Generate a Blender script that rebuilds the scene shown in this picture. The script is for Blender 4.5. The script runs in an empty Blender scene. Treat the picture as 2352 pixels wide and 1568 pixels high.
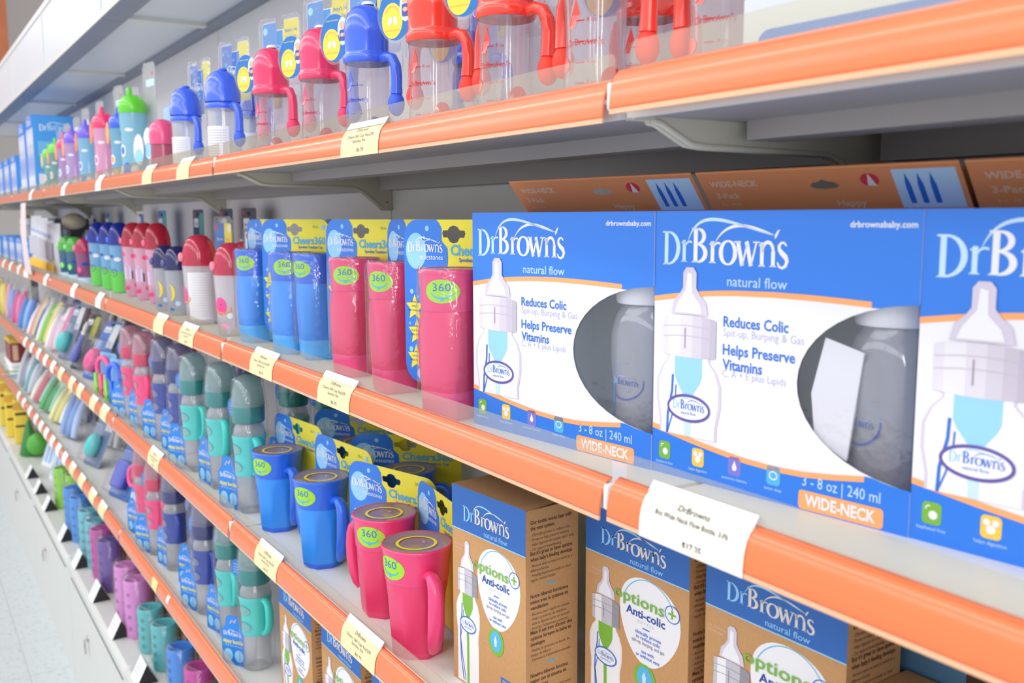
import bpy, math, random
from mathutils import Vector, Matrix
from mathutils.geometry import tessellate_polygon

random.seed(7)
SC = bpy.context.scene
COL = SC.collection
PI = math.pi
sin, cos = math.sin, math.cos

# ------------------------------------------------------------------ camera, world, lights, exposure
CAMZ = 1.62
YAW, PITCH, ROLL = 0.57282, 0.12956, -0.00375
FPX = 2200.0
_d = Vector((-cos(YAW) * cos(PITCH), sin(YAW) * cos(PITCH), -sin(PITCH)))
_r = _d.cross(Vector((0, 0, 1))).normalized()
_u = _r.cross(_d)
_r, _u = cos(ROLL) * _r + sin(ROLL) * _u, -sin(ROLL) * _r + cos(ROLL) * _u
cam = bpy.data.cameras.new('camera')
cam.sensor_width = 36.0
cam.lens = FPX / 2352 * 36
cam.clip_start = 0.02
cam.dof.use_dof = True
cam.dof.focus_distance = 1.06
cam.dof.aperture_fstop = 8.0
cam.dof.aperture_blades = 0
co = bpy.data.objects.new('camera', cam)
M4 = Matrix.Identity(4)
for i in range(3):
    M4[i][0], M4[i][1], M4[i][2] = _r[i], _u[i], -_d[i]
M4[2][3] = CAMZ
co.matrix_world = M4
COL.objects.link(co)
SC.camera = co

w = bpy.data.worlds.new('world')
SC.world = w
w.use_nodes = True
bg = w.node_tree.nodes['Background']
bg.inputs[0].default_value = (0.93, 0.96, 1.0, 1)
bg.inputs[1].default_value = 1.05


def area(name, loc, size, power, rot=(0, 0, 0), col=(1, 0.98, 0.95)):
    l = bpy.data.lights.new(name, 'AREA')
    l.shape = 'RECTANGLE'
    l.size, l.size_y = size
    l.energy = power
    l.color = col
    o = bpy.data.objects.new(name, l)
    o.location = loc
    o.rotation_euler = rot
    COL.objects.link(o)
    return o


# long rows of ceiling fluorescent tubes over the aisle
for k, x in enumerate((3.0, 0.9, -1.2, -3.3, -5.4, -7.5)):
    area('fluorescent_or_fill', (x, -0.55, 3.0), (2.0, 0.22), 7.0, (math.radians(12), 0, 0))
    area('fluorescent_or_fill', (x, -1.9, 3.0), (2.0, 0.5), 8.0, (math.radians(30), 0, 0))
# two lamps added behind the camera to brighten faces turned towards it
for k, y in enumerate((-1.2, 0.0)):
    area('fluorescent_or_fill', (3.2, y - 0.6, 2.7), (1.2, 0.2), 12.0, (0, math.radians(58), 0))


SC.view_settings.view_transform = 'Standard'
SC.view_settings.look = 'None'
SC.view_settings.exposure = 0.20
SC.view_settings.gamma = 1.0
SC.view_settings.use_curve_mapping = False
SC.cycles.max_bounces = 8
SC.cycles.diffuse_bounces = 5
SC.cycles.glossy_bounces = 3
SC.cycles.transmission_bounces = 4
SC.cycles.transparent_max_bounces = 28
SC.cycles.caustics_reflective = False
SC.cycles.caustics_refractive = False
SC.cycles.use_denoising = True


# ------------------------------------------------------------------ pixel ray helpers (2352 x 1568 frame)
def _ray(px, py):
    return _d + _r * ((px - 1176) / FPX) + _u * (-(py - 784) / FPX)


def at_z(px, py, z):
    R = _ray(px, py)
    t = (z - CAMZ) / R.z
    return (R.x * t, R.y * t)


def at_y(px, py, Y):
    R = _ray(px, py)
    t = Y / R.y
    return (R.x * t, R.z * t + CAMZ)


# ------------------------------------------------------------------ materials
def lin(c):
    return tuple(((x / 255) / 12.92 if x / 255 <= 0.04045 else ((x / 255 + 0.055) / 1.055) ** 2.4) for x in c)


MATS = {}


def mat(name, rgb, rough=0.5, spec=0.5, coat=0.0, metal=0.0, noise=0.0, nscale=60, bump=0.0, sub=0.0):
    if name in MATS:
        return MATS[name]
    m = bpy.data.materials.new(name)
    m.use_nodes = True
    nt = m.node_tree
    p = nt.nodes['Principled BSDF']
    c = lin(rgb)
    p.inputs['Base Color'].default_value = (*c, 1)
    p.inputs['Roughness'].default_value = rough
    p.inputs['Specular IOR Level'].default_value = spec
    p.inputs['Coat Weight'].default_value = coat
    p.inputs['Coat Roughness'].default_value = 0.13
    p.inputs['Metallic'].default_value = metal
    if noise or bump:
        tc = nt.nodes.new('ShaderNodeTexCoord')
        n = nt.nodes.new('ShaderNodeTexNoise')
        n.inputs['Scale'].default_value = nscale
        n.inputs['Detail'].default_value = 4
        nt.links.new(tc.outputs['Object'], n.inputs['Vector'])
        if noise:
            mx = nt.nodes.new('ShaderNodeMix')
            mx.data_type = 'RGBA'
            mx.inputs['A'].default_value = (*[x * (1 - noise) for x in c], 1)
            mx.inputs['B'].default_value = (*[min(1, x * (1 + noise)) for x in c], 1)
            nt.links.new(n.outputs['Fac'], mx.inputs['Factor'])
            nt.links.new(mx.outputs['Result'], p.inputs['Base Color'])
        if bump:
            b = nt.nodes.new('ShaderNodeBump')
            b.inputs['Strength'].default_value = bump
            b.inputs['Distance'].default_value = 0.001
            nt.links.new(n.outputs['Fac'], b.inputs['Height'])
            nt.links.new(b.outputs['Normal'], p.inputs['Normal'])
    MATS[name] = m
    return m


def clear(name, rgb=(255, 255, 255), body=0.05, rough=0.06, edge=0.75, bodycol=None, crinkle=0.0, base=0.065):
    """see-through plastic: tinted transparency, a little milky body, gloss that grows towards the edges"""
    if name in MATS:
        return MATS[name]
    m = bpy.data.materials.new(name)
    m.use_nodes = True
    nt = m.node_tree
    nt.nodes.clear()
    out = nt.nodes.new('ShaderNodeOutputMaterial')
    tr = nt.nodes.new('ShaderNodeBsdfTransparent')
    tr.inputs[0].default_value = (*lin(rgb), 1)
    bc = lin(bodycol or rgb)
    df = nt.nodes.new('ShaderNodeBsdfDiffuse')
    df.inputs[0].default_value = (*bc, 1)
    tl = nt.nodes.new('ShaderNodeBsdfTranslucent')
    tl.inputs[0].default_value = (*bc, 1)
    dt = nt.nodes.new('ShaderNodeMixShader')
    dt.inputs[0].default_value = 0.4
    nt.links.new(df.outputs[0], dt.inputs[1])
    nt.links.new(tl.outputs[0], dt.inputs[2])
    m1 = nt.nodes.new('ShaderNodeMixShader')
    m1.inputs[0].default_value = body
    nt.links.new(tr.outputs[0], m1.inputs[1])
    nt.links.new(dt.outputs[0], m1.inputs[2])
    gl = nt.nodes.new('ShaderNodeBsdfGlossy')
    gl.inputs['Roughness'].default_value = rough
    if crinkle:
        tc = nt.nodes.new('ShaderNodeTexCoord')
        nz = nt.nodes.new('ShaderNodeTexNoise')
        nz.inputs['Scale'].default_value = 70
        nz.inputs['Detail'].default_value = 2
        bp = nt.nodes.new('ShaderNodeBump')
        bp.inputs['Strength'].default_value = crinkle
        bp.inputs['Distance'].default_value = 0.004
        nt.links.new(tc.outputs['Object'], nz.inputs['Vector'])
        nt.links.new(nz.outputs['Fac'], bp.inputs['Height'])
        nt.links.new(bp.outputs['Normal'], gl.inputs['Normal'])
    lw = nt.nodes.new('ShaderNodeLayerWeight')
    pw = nt.nodes.new('ShaderNodeMath')
    pw.operation = 'POWER'
    nt.links.new(lw.outputs['Facing'], pw.inputs[0])
    pw.inputs[1].default_value = 3.5
    ml = nt.nodes.new('ShaderNodeMath')
    ml.operation = 'MULTIPLY_ADD'
    nt.links.new(pw.outputs[0], ml.inputs[0])
    ml.inputs[1].default_value = edge
    ml.inputs[2].default_value = base
    m2 = nt.nodes.new('ShaderNodeMixShader')
    nt.links.new(ml.outputs[0], m2.inputs[0])
    nt.links.new(m1.outputs[0], m2.inputs[1])
    nt.links.new(gl.outputs[0], m2.inputs[2])
    nt.links.new(m2.outputs[0], out.inputs[0])
    MATS[name] = m
    return m


def floor_mat():
    m = bpy.data.materials.new('speckled_vinyl_tile')
    m.use_nodes = True
    nt = m.node_tree
    p = nt.nodes['Principled BSDF']
    p.inputs['Roughness'].default_value = 0.35
    tc = nt.nodes.new('ShaderNodeTexCoord')
    n = nt.nodes.new('ShaderNodeTexNoise')
    n.inputs['Scale'].default_value = 45
    n.inputs['Detail'].default_value = 6
    n.inputs['Roughness'].default_value = 0.75
    nt.links.new(tc.outputs['Object'], n.inputs['Vector'])
    cr = nt.nodes.new('ShaderNodeValToRGB')
    e = cr.color_ramp.elements
    e[0].position, e[0].color = 0.30, (*lin((150, 158, 160)), 1)
    e[1].position, e[1].color = 0.46, (*lin((205, 211, 212)), 1)
    nt.links.new(n.outputs['Fac'], cr.inputs[0])
    br = nt.nodes.new('ShaderNodeTexBrick')
    br.offset = 0
    br.inputs['Scale'].default_value = 1
    br.inputs['Brick Width'].default_value = 0.305
    br.inputs['Row Height'].default_value = 0.305
    br.inputs['Mortar Size'].default_value = 0.0012
    br.inputs['Mortar'].default_value = (*lin((165, 172, 172)), 1)
    nt.links.new(tc.outputs['Object'], br.inputs['Vector'])
    nt.links.new(cr.outputs[0], br.inputs['Color1'])
    nt.links.new(cr.outputs[0], br.inputs['Color2'])
    nt.links.new(br.outputs[0], p.inputs['Base Color'])
    return m


# ------------------------------------------------------------------ mesh builder
class MB:
    def __init__(s):
        s.v, s.f, s.mi, s.sm, s.mats = [], [], [], [], []

    def m(s, mt):
        if mt not in s.mats:
            s.mats.append(mt)
        return s.mats.index(mt)

    def add(s, verts, faces, mt, smooth=False):
        b = len(s.v)
        k = s.m(mt)
        s.v += [tuple(q) for q in verts]
        for f in faces:
            s.f.append(tuple(i + b for i in f))
            s.mi.append(k)
            s.sm.append(smooth)
        return s

    def box(s, lo, hi, mt):
        x0, y0, z0 = lo
        x1, y1, z1 = hi
        v = [(x0, y0, z0), (x1, y0, z0), (x1, y1, z0), (x0, y1, z0), (x0, y0, z1), (x1, y0, z1), (x1, y1, z1), (x0, y1, z1)]
        return s.add(v, [(0, 3, 2, 1), (4, 5, 6, 7), (0, 1, 5, 4), (1, 2, 6, 5), (2, 3, 7, 6), (3, 0, 4, 7)], mt)

    def rbox(s, lo, hi, r, mt, seg=3):
        """box with rounded vertical edges and a small top and bottom chamfer"""
        x0, y0, z0 = lo
        x1, y1, z1 = hi
        r = min(r, (x1 - x0) / 2.01, (y1 - y0) / 2.01, (z1 - z0) / 2.01)
        rings = []
        for (ins, z) in ((r * 0.6, z0), (r * 0.15, z0 + r * 0.3), (0, z0 + r), (0, z1 - r), (r * 0.15, z1 - r * 0.3), (r * 0.6, z1)):
            pts = []
            for cx, cy, a0 in ((x1 - r, y1 - r, 0), (x0 + r, y1 - r, 90), (x0 + r, y0 + r, 180), (x1 - r, y0 + r, 270)):
                for i in range(seg + 1):
                    a = math.radians(a0 + 90 * i / seg)
                    pts.append((cx + (r - ins) * cos(a), cy + (r - ins) * sin(a), z))
            rings.append(pts)
        return s.loft(rings, mt, True, True)

    def loft(s, rings, mt, smooth=True, caps=True, closed=True):
        n = len(rings[0])
        v = [p for rg in rings for p in rg]
        f = []
        for i in range(len(rings) - 1):
            for j in range(n if closed else n - 1):
                k = (j + 1) % n
                f.append((i * n + j, i * n + k, (i + 1) * n + k, (i + 1) * n + j))
        s.add(v, f, mt, smooth)
        if caps:
            s.add(rings[0], [tuple(range(n - 1, -1, -1))], mt)
            s.add(rings[-1], [tuple(range(n))], mt)
        return s

    def lathe(s, prof, mt, n=28, c=(0, 0, 0), caps=True, a0=0.0, a1=2 * PI, sx=1.0, sy=1.0):
        """prof: (radius, z[, squareness]); squareness 0 round .. 1 rounded square; 8 = octagon"""
        full = a1 - a0 > 2 * PI - 1e-6
        rings = []
        for q in prof:
            r, z = q[0], q[1]
            sq = q[2] if len(q) > 2 else 0
            ring = []
            for j in range(n if full else n + 1):
                a = a0 + (a1 - a0) * j / n
                k = 1.0
                if 0 < sq <= 1:
                    p = 2 + 5 * sq
                    k = (abs(cos(a)) ** p + abs(sin(a)) ** p) ** (-1 / p)
                elif sq == 8:
                    t = (a % (PI / 4)) - PI / 8
                    k = cos(PI / 8) / cos(t) * 1.03
                ring.append((c[0] + r * k * cos(a) * sx, c[1] + r * k * sin(a) * sy, c[2] + z))
            rings.append(ring)
        return s.loft(rings, mt, True, caps and full, full)

    def tube(s, pts, rad, mt, n=10, sy=1.0, caps=True):
        pts = [Vector(p) for p in pts]
        if not isinstance(rad, (list, tuple)):
            rad = [rad] * len(pts)
        rings = []
        side = None
        for i, p in enumerate(pts):
            t = (pts[min(i + 1, len(pts) - 1)] - pts[max(i - 1, 0)]).normalized()
            if side is None:
                ref = Vector((0, 1, 0)) if abs(t.y) < 0.9 else Vector((1, 0, 0))
                side = t.cross(ref).normalized()
            side = (side - t * side.dot(t)).normalized()
            up = t.cross(side)
            rings.append([tuple(p + (side * cos(2 * PI * j / n) + up * sin(2 * PI * j / n) * sy) * rad[i]) for j in range(n)])
        return s.loft(rings, mt, True, caps)

    def ball(s, c, r, mt, n=14, sz=1.0):
        pr = [(max(1e-5, r * sin(PI * i / 8)), -r * sz * cos(PI * i / 8)) for i in range(9)]
        return s.lathe(pr, mt, n, c, False)

    def prism(s, poly, y0, y1, mt, mt_side=None):
        """poly in (x, z), extruded along y; y0 is the front"""
        n = len(poly)
        tri = tessellate_polygon([[Vector((p[0], p[1], 0)) for p in poly]])
        A = sum(poly[i][0] * poly[(i + 1) % n][1] - poly[(i + 1) % n][0] * poly[i][1] for i in range(n))
        v = [(p[0], y0, p[1]) for p in poly] + [(p[0], y1, p[1]) for p in poly]
        f = []
        for t in tri:
            a = poly[t[0]]
            b = poly[t[1]]
            c = poly[t[2]]
            ccw = (b[0] - a[0]) * (c[1] - a[1]) - (b[1] - a[1]) * (c[0] - a[0]) > 0
            t = tuple(t) if ccw else (t[0], t[2], t[1])
            f.append(t)
            f.append((t[0] + n, t[2] + n, t[1] + n))
        s.add(v, f, mt)
        g = []
        for i in range(n):
            j = (i + 1) % n
            g.append((i, i + n, j + n, j) if A > 0 else (i, j, j + n, i + n))
        s.add(v, g, mt_side or mt)
        return s

    def art(s, A, fn):
        for (vv, tt, mt, layer) in A.items:
            s.add([fn(p[0], p[1], layer) for p in vv], tt, mt)
        return s

    def obj(s, name, parent=None, loc=None, rz=0.0, xf=None):
        me = bpy.data.meshes.new(name)
        vv = s.v if xf is None else [tuple(xf @ Vector(q)) for q in s.v]
        me.from_pydata(vv, [], s.f)
        for mt in s.mats:
            me.materials.append(mt)
        me.polygons.foreach_set('material_index', s.mi)
        me.polygons.foreach_set('use_smooth', s.sm)
        me.update()
        o = bpy.data.objects.new(name, me)
        COL.objects.link(o)
        if parent is not None:
            o.parent = parent
        if loc is not None:
            o.location = loc
            o.rotation_euler[2] = rz
        return o


def tag(o, label, cat, group=None, kind=None):
    if label:
        o['label'] = label
    if cat:
        o['category'] = cat
    if group:
        o['group'] = group
    if kind:
        o['kind'] = kind
    return o


def empty(name, loc, rz=0.0):
    o = bpy.data.objects.new(name, None)
    o.empty_display_size = 0.05
    COL.objects.link(o)
    o.location = loc
    o.rotation_euler[2] = rz
    return o


def dup(root, parent=None):
    c = root.copy()
    COL.objects.link(c)
    if parent is not None:
        c.parent = parent
    for ch in list(root.children):
        dup(ch, c)
    return c


PROTO = {}


def put(key, build, name, label, cat, x, y, z, rz=0.0, group=None, scale=None, tilt=(0, 0)):
    """one of a kind: the first call builds it, later calls copy the thing and each of its parts"""
    if key in PROTO:
        o = dup(PROTO[key])
        for k in ('group',):
            if k in o:
                del o[k]
    else:
        o = empty(name, (0, 0, 0))
        build(o)
        PROTO[key] = o
    o.location = (x, y, z)
    o.rotation_euler = (tilt[0], tilt[1], math.radians(rz))
    s = scale or 1.0
    o.scale = (s, s, s) if not isinstance(s, tuple) else s
    tag(o, label, cat, group)
    return o


# ------------------------------------------------------------------ flat artwork (printing on packs)
TXT = {}


def text_mesh(body, bold=0.0):
    k = (body, bold)
    if k not in TXT:
        cu = bpy.data.curves.new('lettering', 'FONT')
        cu.body = body
        cu.size = 1
        cu.offset = bold
        cu.resolution_u = 2
        ob = bpy.data.objects.new('lettering', cu)
        me = bpy.data.meshes.new_from_object(ob)
        TXT[k] = ([(v.co.x, v.co.y) for v in me.vertices], [tuple(p.vertices) for p in me.polygons])
        bpy.data.objects.remove(ob)
        bpy.data.meshes.remove(me)
        bpy.data.curves.remove(cu)
    return TXT[k]


class Art:
    def __init__(s):
        s.items = []

    def tris(s, v, t, mt, layer):
        s.items.append((v, t, mt, layer))
        return s

    def poly(s, pts, mt, layer=1):
        tri = tessellate_polygon([[Vector((p[0], p[1], 0)) for p in pts]])
        out = []
        for t in tri:
            a, b, c = pts[t[0]], pts[t[1]], pts[t[2]]
            ccw = (b[0] - a[0]) * (c[1] - a[1]) - (b[1] - a[1]) * (c[0] - a[0]) > 0
            out.append(tuple(t) if ccw else (t[0], t[2], t[1]))
        return s.tris(list(pts), out, mt, layer)

    def rect(s, x0, y0, x1, y1, mt, layer=1, r=0.0):
        if r <= 0:
            n = max(1, min(24, math.ceil((x1 - x0) / .004))) if x1 - x0 < .1 else 1
            v = []
            for i in range(n + 1):
                x = x0 + (x1 - x0) * i / n
                v += [(x, y0), (x, y1)]
            return s.tris(v, [(2 * i, 2 * i + 2, 2 * i + 3, 2 * i + 1) for i in range(n)], mt, layer)
        return s.poly(rrect(x0, y0, x1, y1, r), mt, layer)

    def disc(s, cx, cy, rx, ry, mt, layer=1, n=28, rot=0.0):
        v = [(cx, cy)]
        RG = (1.0,) if n < 16 else (0.5, 1.0) if n < 30 else (.25, .5, .75, 1.0)
        for ring in RG:
            for i in range(n):
                a = 2 * PI * i / n
                x, y = rx * ring * cos(a), ry * ring * sin(a)
                v.append((cx + x * cos(rot) - y * sin(rot), cy + x * sin(rot) + y * cos(rot)))
        t = [(0, 1 + i, 1 + (i + 1) % n) for i in range(n)]
        for q in range(len(RG) - 1):
            t += [(1 + q * n + i, 1 + (q + 1) * n + i, 1 + (q + 1) * n + (i + 1) % n, 1 + q * n + (i + 1) % n) for i in range(n)]
        return s.tris(v, t, mt, layer)

    def ribbon(s, pts, wid, mt, layer=1):
        if not isinstance(wid, (list, tuple)):
            wid = [wid] * len(pts)
        v, t = [], []
        for i, p in enumerate(pts):
            a, b = pts[max(i - 1, 0)], pts[min(i + 1, len(pts) - 1)]
            dx, dy = b[0] - a[0], b[1] - a[1]
            L = math.hypot(dx, dy) or 1
            nx, ny = -dy / L * wid[i] / 2, dx / L * wid[i] / 2
            v += [(p[0] + nx, p[1] + ny), (p[0] - nx, p[1] - ny)]
        for i in range(len(pts) - 1):
            t.append((2 * i + 1, 2 * i + 3, 2 * i + 2, 2 * i))
        return s.tris(v, t, mt, layer)

    def ring(s, cx, cy, rx, ry, wd, mt, layer=1, a0=0, a1=360, n=32, rot=0.0, wfn=None):
        pts, ws = [], []
        for i in range(n + 1):
            q = i / n
            a = math.radians(a0 + (a1 - a0) * q)
            x, y = rx * cos(a), ry * sin(a)
            pts.append((cx + x * cos(rot) - y * sin(rot), cy + x * sin(rot) + y * cos(rot)))
            ws.append(wd if wfn is None else wd * wfn(q))
        return s.ribbon(pts, ws, mt, layer)

    def star(s, cx, cy, r, mt, layer=1, rot=0.0):
        pts = []
        for i in range(10):
            a = PI / 2 + rot + i * PI / 5
            q = r if i % 2 == 0 else r * 0.48
            pts.append((cx + q * cos(a), cy + q * sin(a)))
        return s.tris([(cx, cy)] + pts, [(0, 1 + i, 1 + (i + 1) % 10) for i in range(10)], mt, layer)

    def text(s, body, x, y, h, mt, layer=2, bold=0.0, sx=1.0, align='l', fit=None, slope=0.0):
        """h: height of a capital; fit: total width wanted"""
        v, t = text_mesh(body, bold)
        if not v:
            return s
        x0 = min(p[0] for p in v)
        x1 = max(p[0] for p in v)
        k = h / 0.70
        kx = k * sx if fit is None else fit / (x1 - x0)
        W = (x1 - x0) * kx
        ox = x - (0 if align == 'l' else W / 2 if align == 'c' else W)
        return s.tris([(ox + (p[0] - x0) * kx, y + p[1] * k + slope * (p[0] - x0) * kx) for p in v], t, mt, layer)

    def logo(s, x, y, W, m1, m2, layer=2):
        """the serif maker's mark: two capitals, low letters, two swooshes; W = whole width"""
        k = W / 4.80
        T = lambda pts: [(x + p[0] * k, y + p[1] * k) for p in pts]

        def quad(pts, mt):
            s.poly(T(pts), mt, layer)

        def stem(cx, y0, y1, wd, mt, serif=True, top=True):
            quad([(cx - wd / 2, y0), (cx + wd / 2, y0), (cx + wd / 2, y1), (cx - wd / 2, y1)], mt)
            if serif:
                quad([(cx - wd * 1.05, y0), (cx + wd * 1.05, y0), (cx + wd * .5, y0 + .05), (cx - wd * .5, y0 + .05)], mt)
            if top:
                quad([(cx - wd * 1.0, y1 - .07), (cx + wd * .5, y1), (cx + wd * .5, y1 - .12), (cx - wd * .5, y1 - .12)], mt)

        def arc(cx, cy, rx, ry, a0, a1, w0, w1, mt, n=14):
            pts, ws = [], []
            for i in range(n + 1):
                a = math.radians(a0 + (a1 - a0) * i / n)
                pts.append((cx + rx * cos(a), cy + ry * sin(a)))
                ws.append((w0 + (w1 - w0) * abs(cos(a)) ** 1.5) * k)
            s.ribbon(T(pts), ws, mt, layer)
        # D
        stem(.16, -.06, .94, .15, m1, True, False)
        quad([(.0, .89), (.3, .89), (.3, .94), (.0, .94)], m1)
        arc(.22, .44, .44, .475, -90, 90, .05, .16, m1)
        # r
        stem(.90, .04, .68, .13, m1)
        arc(1.12, .42, .19, .22, 165, 62, .06, .05, m1, 8)
        # B
        stem(1.36, .04, 1.04, .16, m2, True, False)
        quad([(1.2, .99), (1.5, .99), (1.5, 1.04), (1.2, 1.04)], m2)
        arc(1.42, .80, .27, .215, -90, 90, .05, .15, m2)
        arc(1.42, .31, .33, .255, -90, 90, .05, .17, m2)
        # r
        stem(2.03, .04, .66, .14, m2)
        arc(2.24, .42, .18, .2, 165, 60, .06, .05, m2, 8)
        # o
        arc(2.62, .35, .27, .33, 0, 360, .05, .16, m2, 26)
        # w
        for a, b, wd in (((2.98, .68), (3.16, .0), .14), ((3.16, .0), (3.32, .6), .06), ((3.30, .68), (3.48, .0), .14), ((3.48, .0), (3.66, .68), .06)):
            s.ribbon(T([a, b]), wd * k, m2, layer)
        for cx in (2.98, 3.66):
            quad([(cx - .13, .64), (cx + .11, .64), (cx + .11, .68), (cx - .13, .68)], m2)
        # n
        stem(3.86, .0, .66, .13, m2)
        arc(4.06, .40, .19, .27, 180, 0, .10, .10, m2, 12)
        stem(4.25, .0, .42, .13, m2, True, False)
        # apostrophe leaf
        quad([(4.28, .76), (4.35, .80), (4.46, 1.02), (4.38, .99), (4.30, .88)], m2)
        # s
        sp = [(4.70, .58), (4.62, .66), (4.52, .66), (4.45, .58), (4.46, .47), (4.56, .37), (4.68, .28), (4.73, .17), (4.68, .04), (4.57, -.02), (4.46, .02), (4.40, .13)]
        s.ribbon(T(sp), [q * k for q in (.05, .06, .07, .1, .12, .15, .15, .12, .1, .07, .07, .05)], m2, layer)
        # swooshes

        def swoosh(p0, p1, p2, p3, wd, mt):
            pts, ws = [], []
            for i in range(21):
                t = i / 20
                q = [(1 - t) ** 3 * p0[c] + 3 * t * (1 - t) ** 2 * p1[c] + 3 * t * t * (1 - t) * p2[c] + t ** 3 * p3[c] for c in (0, 1)]
                pts.append(q)
                ws.append(k * wd * (0.15 + 0.85 * sin(PI * min(1, t * 1.02)) ** 0.8))
            s.ribbon(T(pts), ws, mt, layer)
        swoosh((1.05, .66), (1.45, 1.62), (2.35, 1.30), (4.20, .86), .095, m1)
        swoosh((2.12, .62), (2.55, 1.28), (3.30, 1.18), (4.28, .86), .085, m2)
        return s


def rrect(x0, y0, x1, y1, r, seg=5, corners=(1, 1, 1, 1)):
    pts = []
    for (cx, cy, a0, on) in ((x1, y1, 0, corners[0]), (x0, y1, 90, corners[1]), (x0, y0, 180, corners[2]), (x1, y0, 270, corners[3])):
        if not on:
            pts.append((cx, cy))
            continue
        ox = cx - r if cx == x1 else cx + r
        oy = cy - r if cy == y1 else cy + r
        for i in range(seg + 1):
            a = math.radians(a0 + 90 * i / seg)
            pts.append((ox + r * cos(a), oy + r * sin(a)))
    return pts


EPS = 0.00016


def front_map(x0, y0, z0):
    return lambda u, v, l: (x0 + u, y0 - l * EPS, z0 + v)


def side_map(x1, y0, z0):
    return lambda u, v, l: (x1 + l * EPS, y0 + u, z0 + v)


def cyl_map(rad, z0=0.0, a=0.0):
    """u = arc length from the front, v = height; rad may depend on height"""
    R = rad if callable(rad) else (lambda z: rad)

    def fn(u, v, l):
        r = R(z0 + v)
        t = u / r + a
        q = r + (l + 1) * EPS * 1.3
        return (q * sin(t), -q * cos(t), z0 + v)
    return fn

# ------------------------------------------------------------------ palette
WHITE = mat('white_print', (238, 236, 241), 0.45)
PAPER = mat('white_paper', (240, 240, 240), 0.7)
CREAM = mat('cream_paper', (238, 220, 172), 0.6)
INK = mat('grey_ink', (120, 112, 100), 0.7)
BLUE = mat('pack_blue', (40, 122, 226), 0.42, coat=0.2, noise=0.04, nscale=900)
BLUED = mat('kraft_box_blue', (46, 104, 184), 0.6, noise=0.05, nscale=700)
SKY = mat('sky_blue_print', (150, 208, 250), 0.45)
PALEBLUE = mat('pale_blue_print', (198, 226, 248), 0.5)
ORLINE = mat('orange_print', (255, 170, 108), 0.5)
YEL = mat('yellow_card', (236, 222, 50), 0.45, coat=0.2)
GREEN = mat('lime_print', (160, 214, 48), 0.45)
LEAF = mat('leaf_green_print', (122, 180, 60), 0.5)
DKBLUE = mat('dark_blue_print', (22, 72, 160), 0.5)
TXTBLUE = mat('text_blue_print', (46, 112, 206), 0.5)
LILAC = mat('pale_lilac_print', (212, 202, 220), 0.5)
FAINT = mat('faint_text_print', (184, 184, 220), 0.5)
RINGS = [mat('ring_print_%d' % i, c, 0.5) for i, c in enumerate(((222, 217, 227), (230, 226, 233), (221, 214, 225), (210, 202, 215), (200, 191, 206), (190, 181, 198)))]
GREYP = mat('light_grey_print', (196, 192, 204), 0.5)
GREYD = mat('mid_grey_print', (150, 146, 156), 0.5)
OVAL = mat('purple_line_print', (96, 84, 160), 0.5)
KRAFT = mat('kraft_cardboard', (196, 150, 104), 0.85, spec=0.2, noise=0.12, nscale=260, bump=0.1)
KRAFTINK = mat('kraft_dark_ink', (92, 62, 46), 0.8)
BEIGE = mat('kraft_pale_print', (232, 222, 214), 0.6)
ORPK = mat('orange_card', (234, 148, 94), 0.55, noise=0.04, nscale=300)
ORPK2 = mat('orange_card_print', (236, 196, 168), 0.55)
RED = mat('red_print', (220, 60, 70), 0.5)
YELICON = mat('amber_print', (250, 200, 70), 0.5)
PURICON = mat('violet_print', (124, 122, 210), 0.5)
TEALICON = mat('aqua_print', (84, 180, 226), 0.5)
ORANGE = mat('orange_rail_strip', (240, 116, 58), 0.32, coat=0.6)
ORANGED = mat('orange_rail_edge', (236, 180, 140), 0.35, coat=0.4)
RISER = clear('aged_clear_riser', (250, 248, 240), 0.11, 0.12, 0.40, (242, 236, 220))
SHELFW = mat('white_shelf_steel', (226, 226, 224), 0.4, noise=0.02, nscale=20)
UNDERSHADE = mat('shelf_underside_shade', (150, 146, 148), 0.5)  # same steel as the deck, with the shade below painted in as grey
STIFF = mat('grey_stiffener_steel', (158, 152, 152), 0.45)
SHELFC = mat('cream_bracket_steel', (206, 202, 186), 0.45)
WALLG = mat('grey_back_panel', (222, 219, 221), 0.6, noise=0.03, nscale=30)
BASEW = mat('white_cabinet_steel', (216, 216, 212), 0.4, noise=0.02, nscale=12)
DARK = mat('dark_gap', (40, 38, 40), 0.8)
CLIP = mat('white_clip_plastic', (238, 238, 238), 0.35)
DIFF = mat('white_diffuser_panel', (206, 211, 218), 0.35, noise=0.02, nscale=8)
CANOPYW = mat('canopy_frame_white', (212, 210, 206), 0.4)
METAL = mat('nickel_lock', (176, 170, 160), 0.3, metal=0.9)
CLEAR = clear('clear_plastic', (250, 251, 253), 0.05)
CLEARB = clear('clear_blister', (252, 252, 255), 0.02, 0.07, 0.5, None, 0.35, 0.05)
MILKY = clear('milky_clear_plastic', (246, 242, 246), 0.20, 0.08, 0.6, (236, 232, 238))
CLEARGREY = clear('grey_clear_plastic', (248, 249, 250), 0.44, 0.06, 0.8, (240, 241, 244), 0, 0.09)
TRIMG = mat('grey_aluminium_trim', (128, 134, 150), 0.5)

# ------------------------------------------------------------------ setting: floor, walls, shelving run
J0 = -0.5514          # first upright seam; bays are one metre wide
YR = 0.450            # top edge of the orange rails
YW = 0.748            # grey back panels
TOPZ = [CAMZ + q for q in (0.099, -0.197, -0.498, -0.794)]   # rail tops, from the top shelf down
SHZ = [q - 0.017 for q in TOPZ]                               # shelf surfaces
S1, S2, S3, S4 = SHZ
BASEZ = CAMZ - 1.170
XL = -6.55

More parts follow.
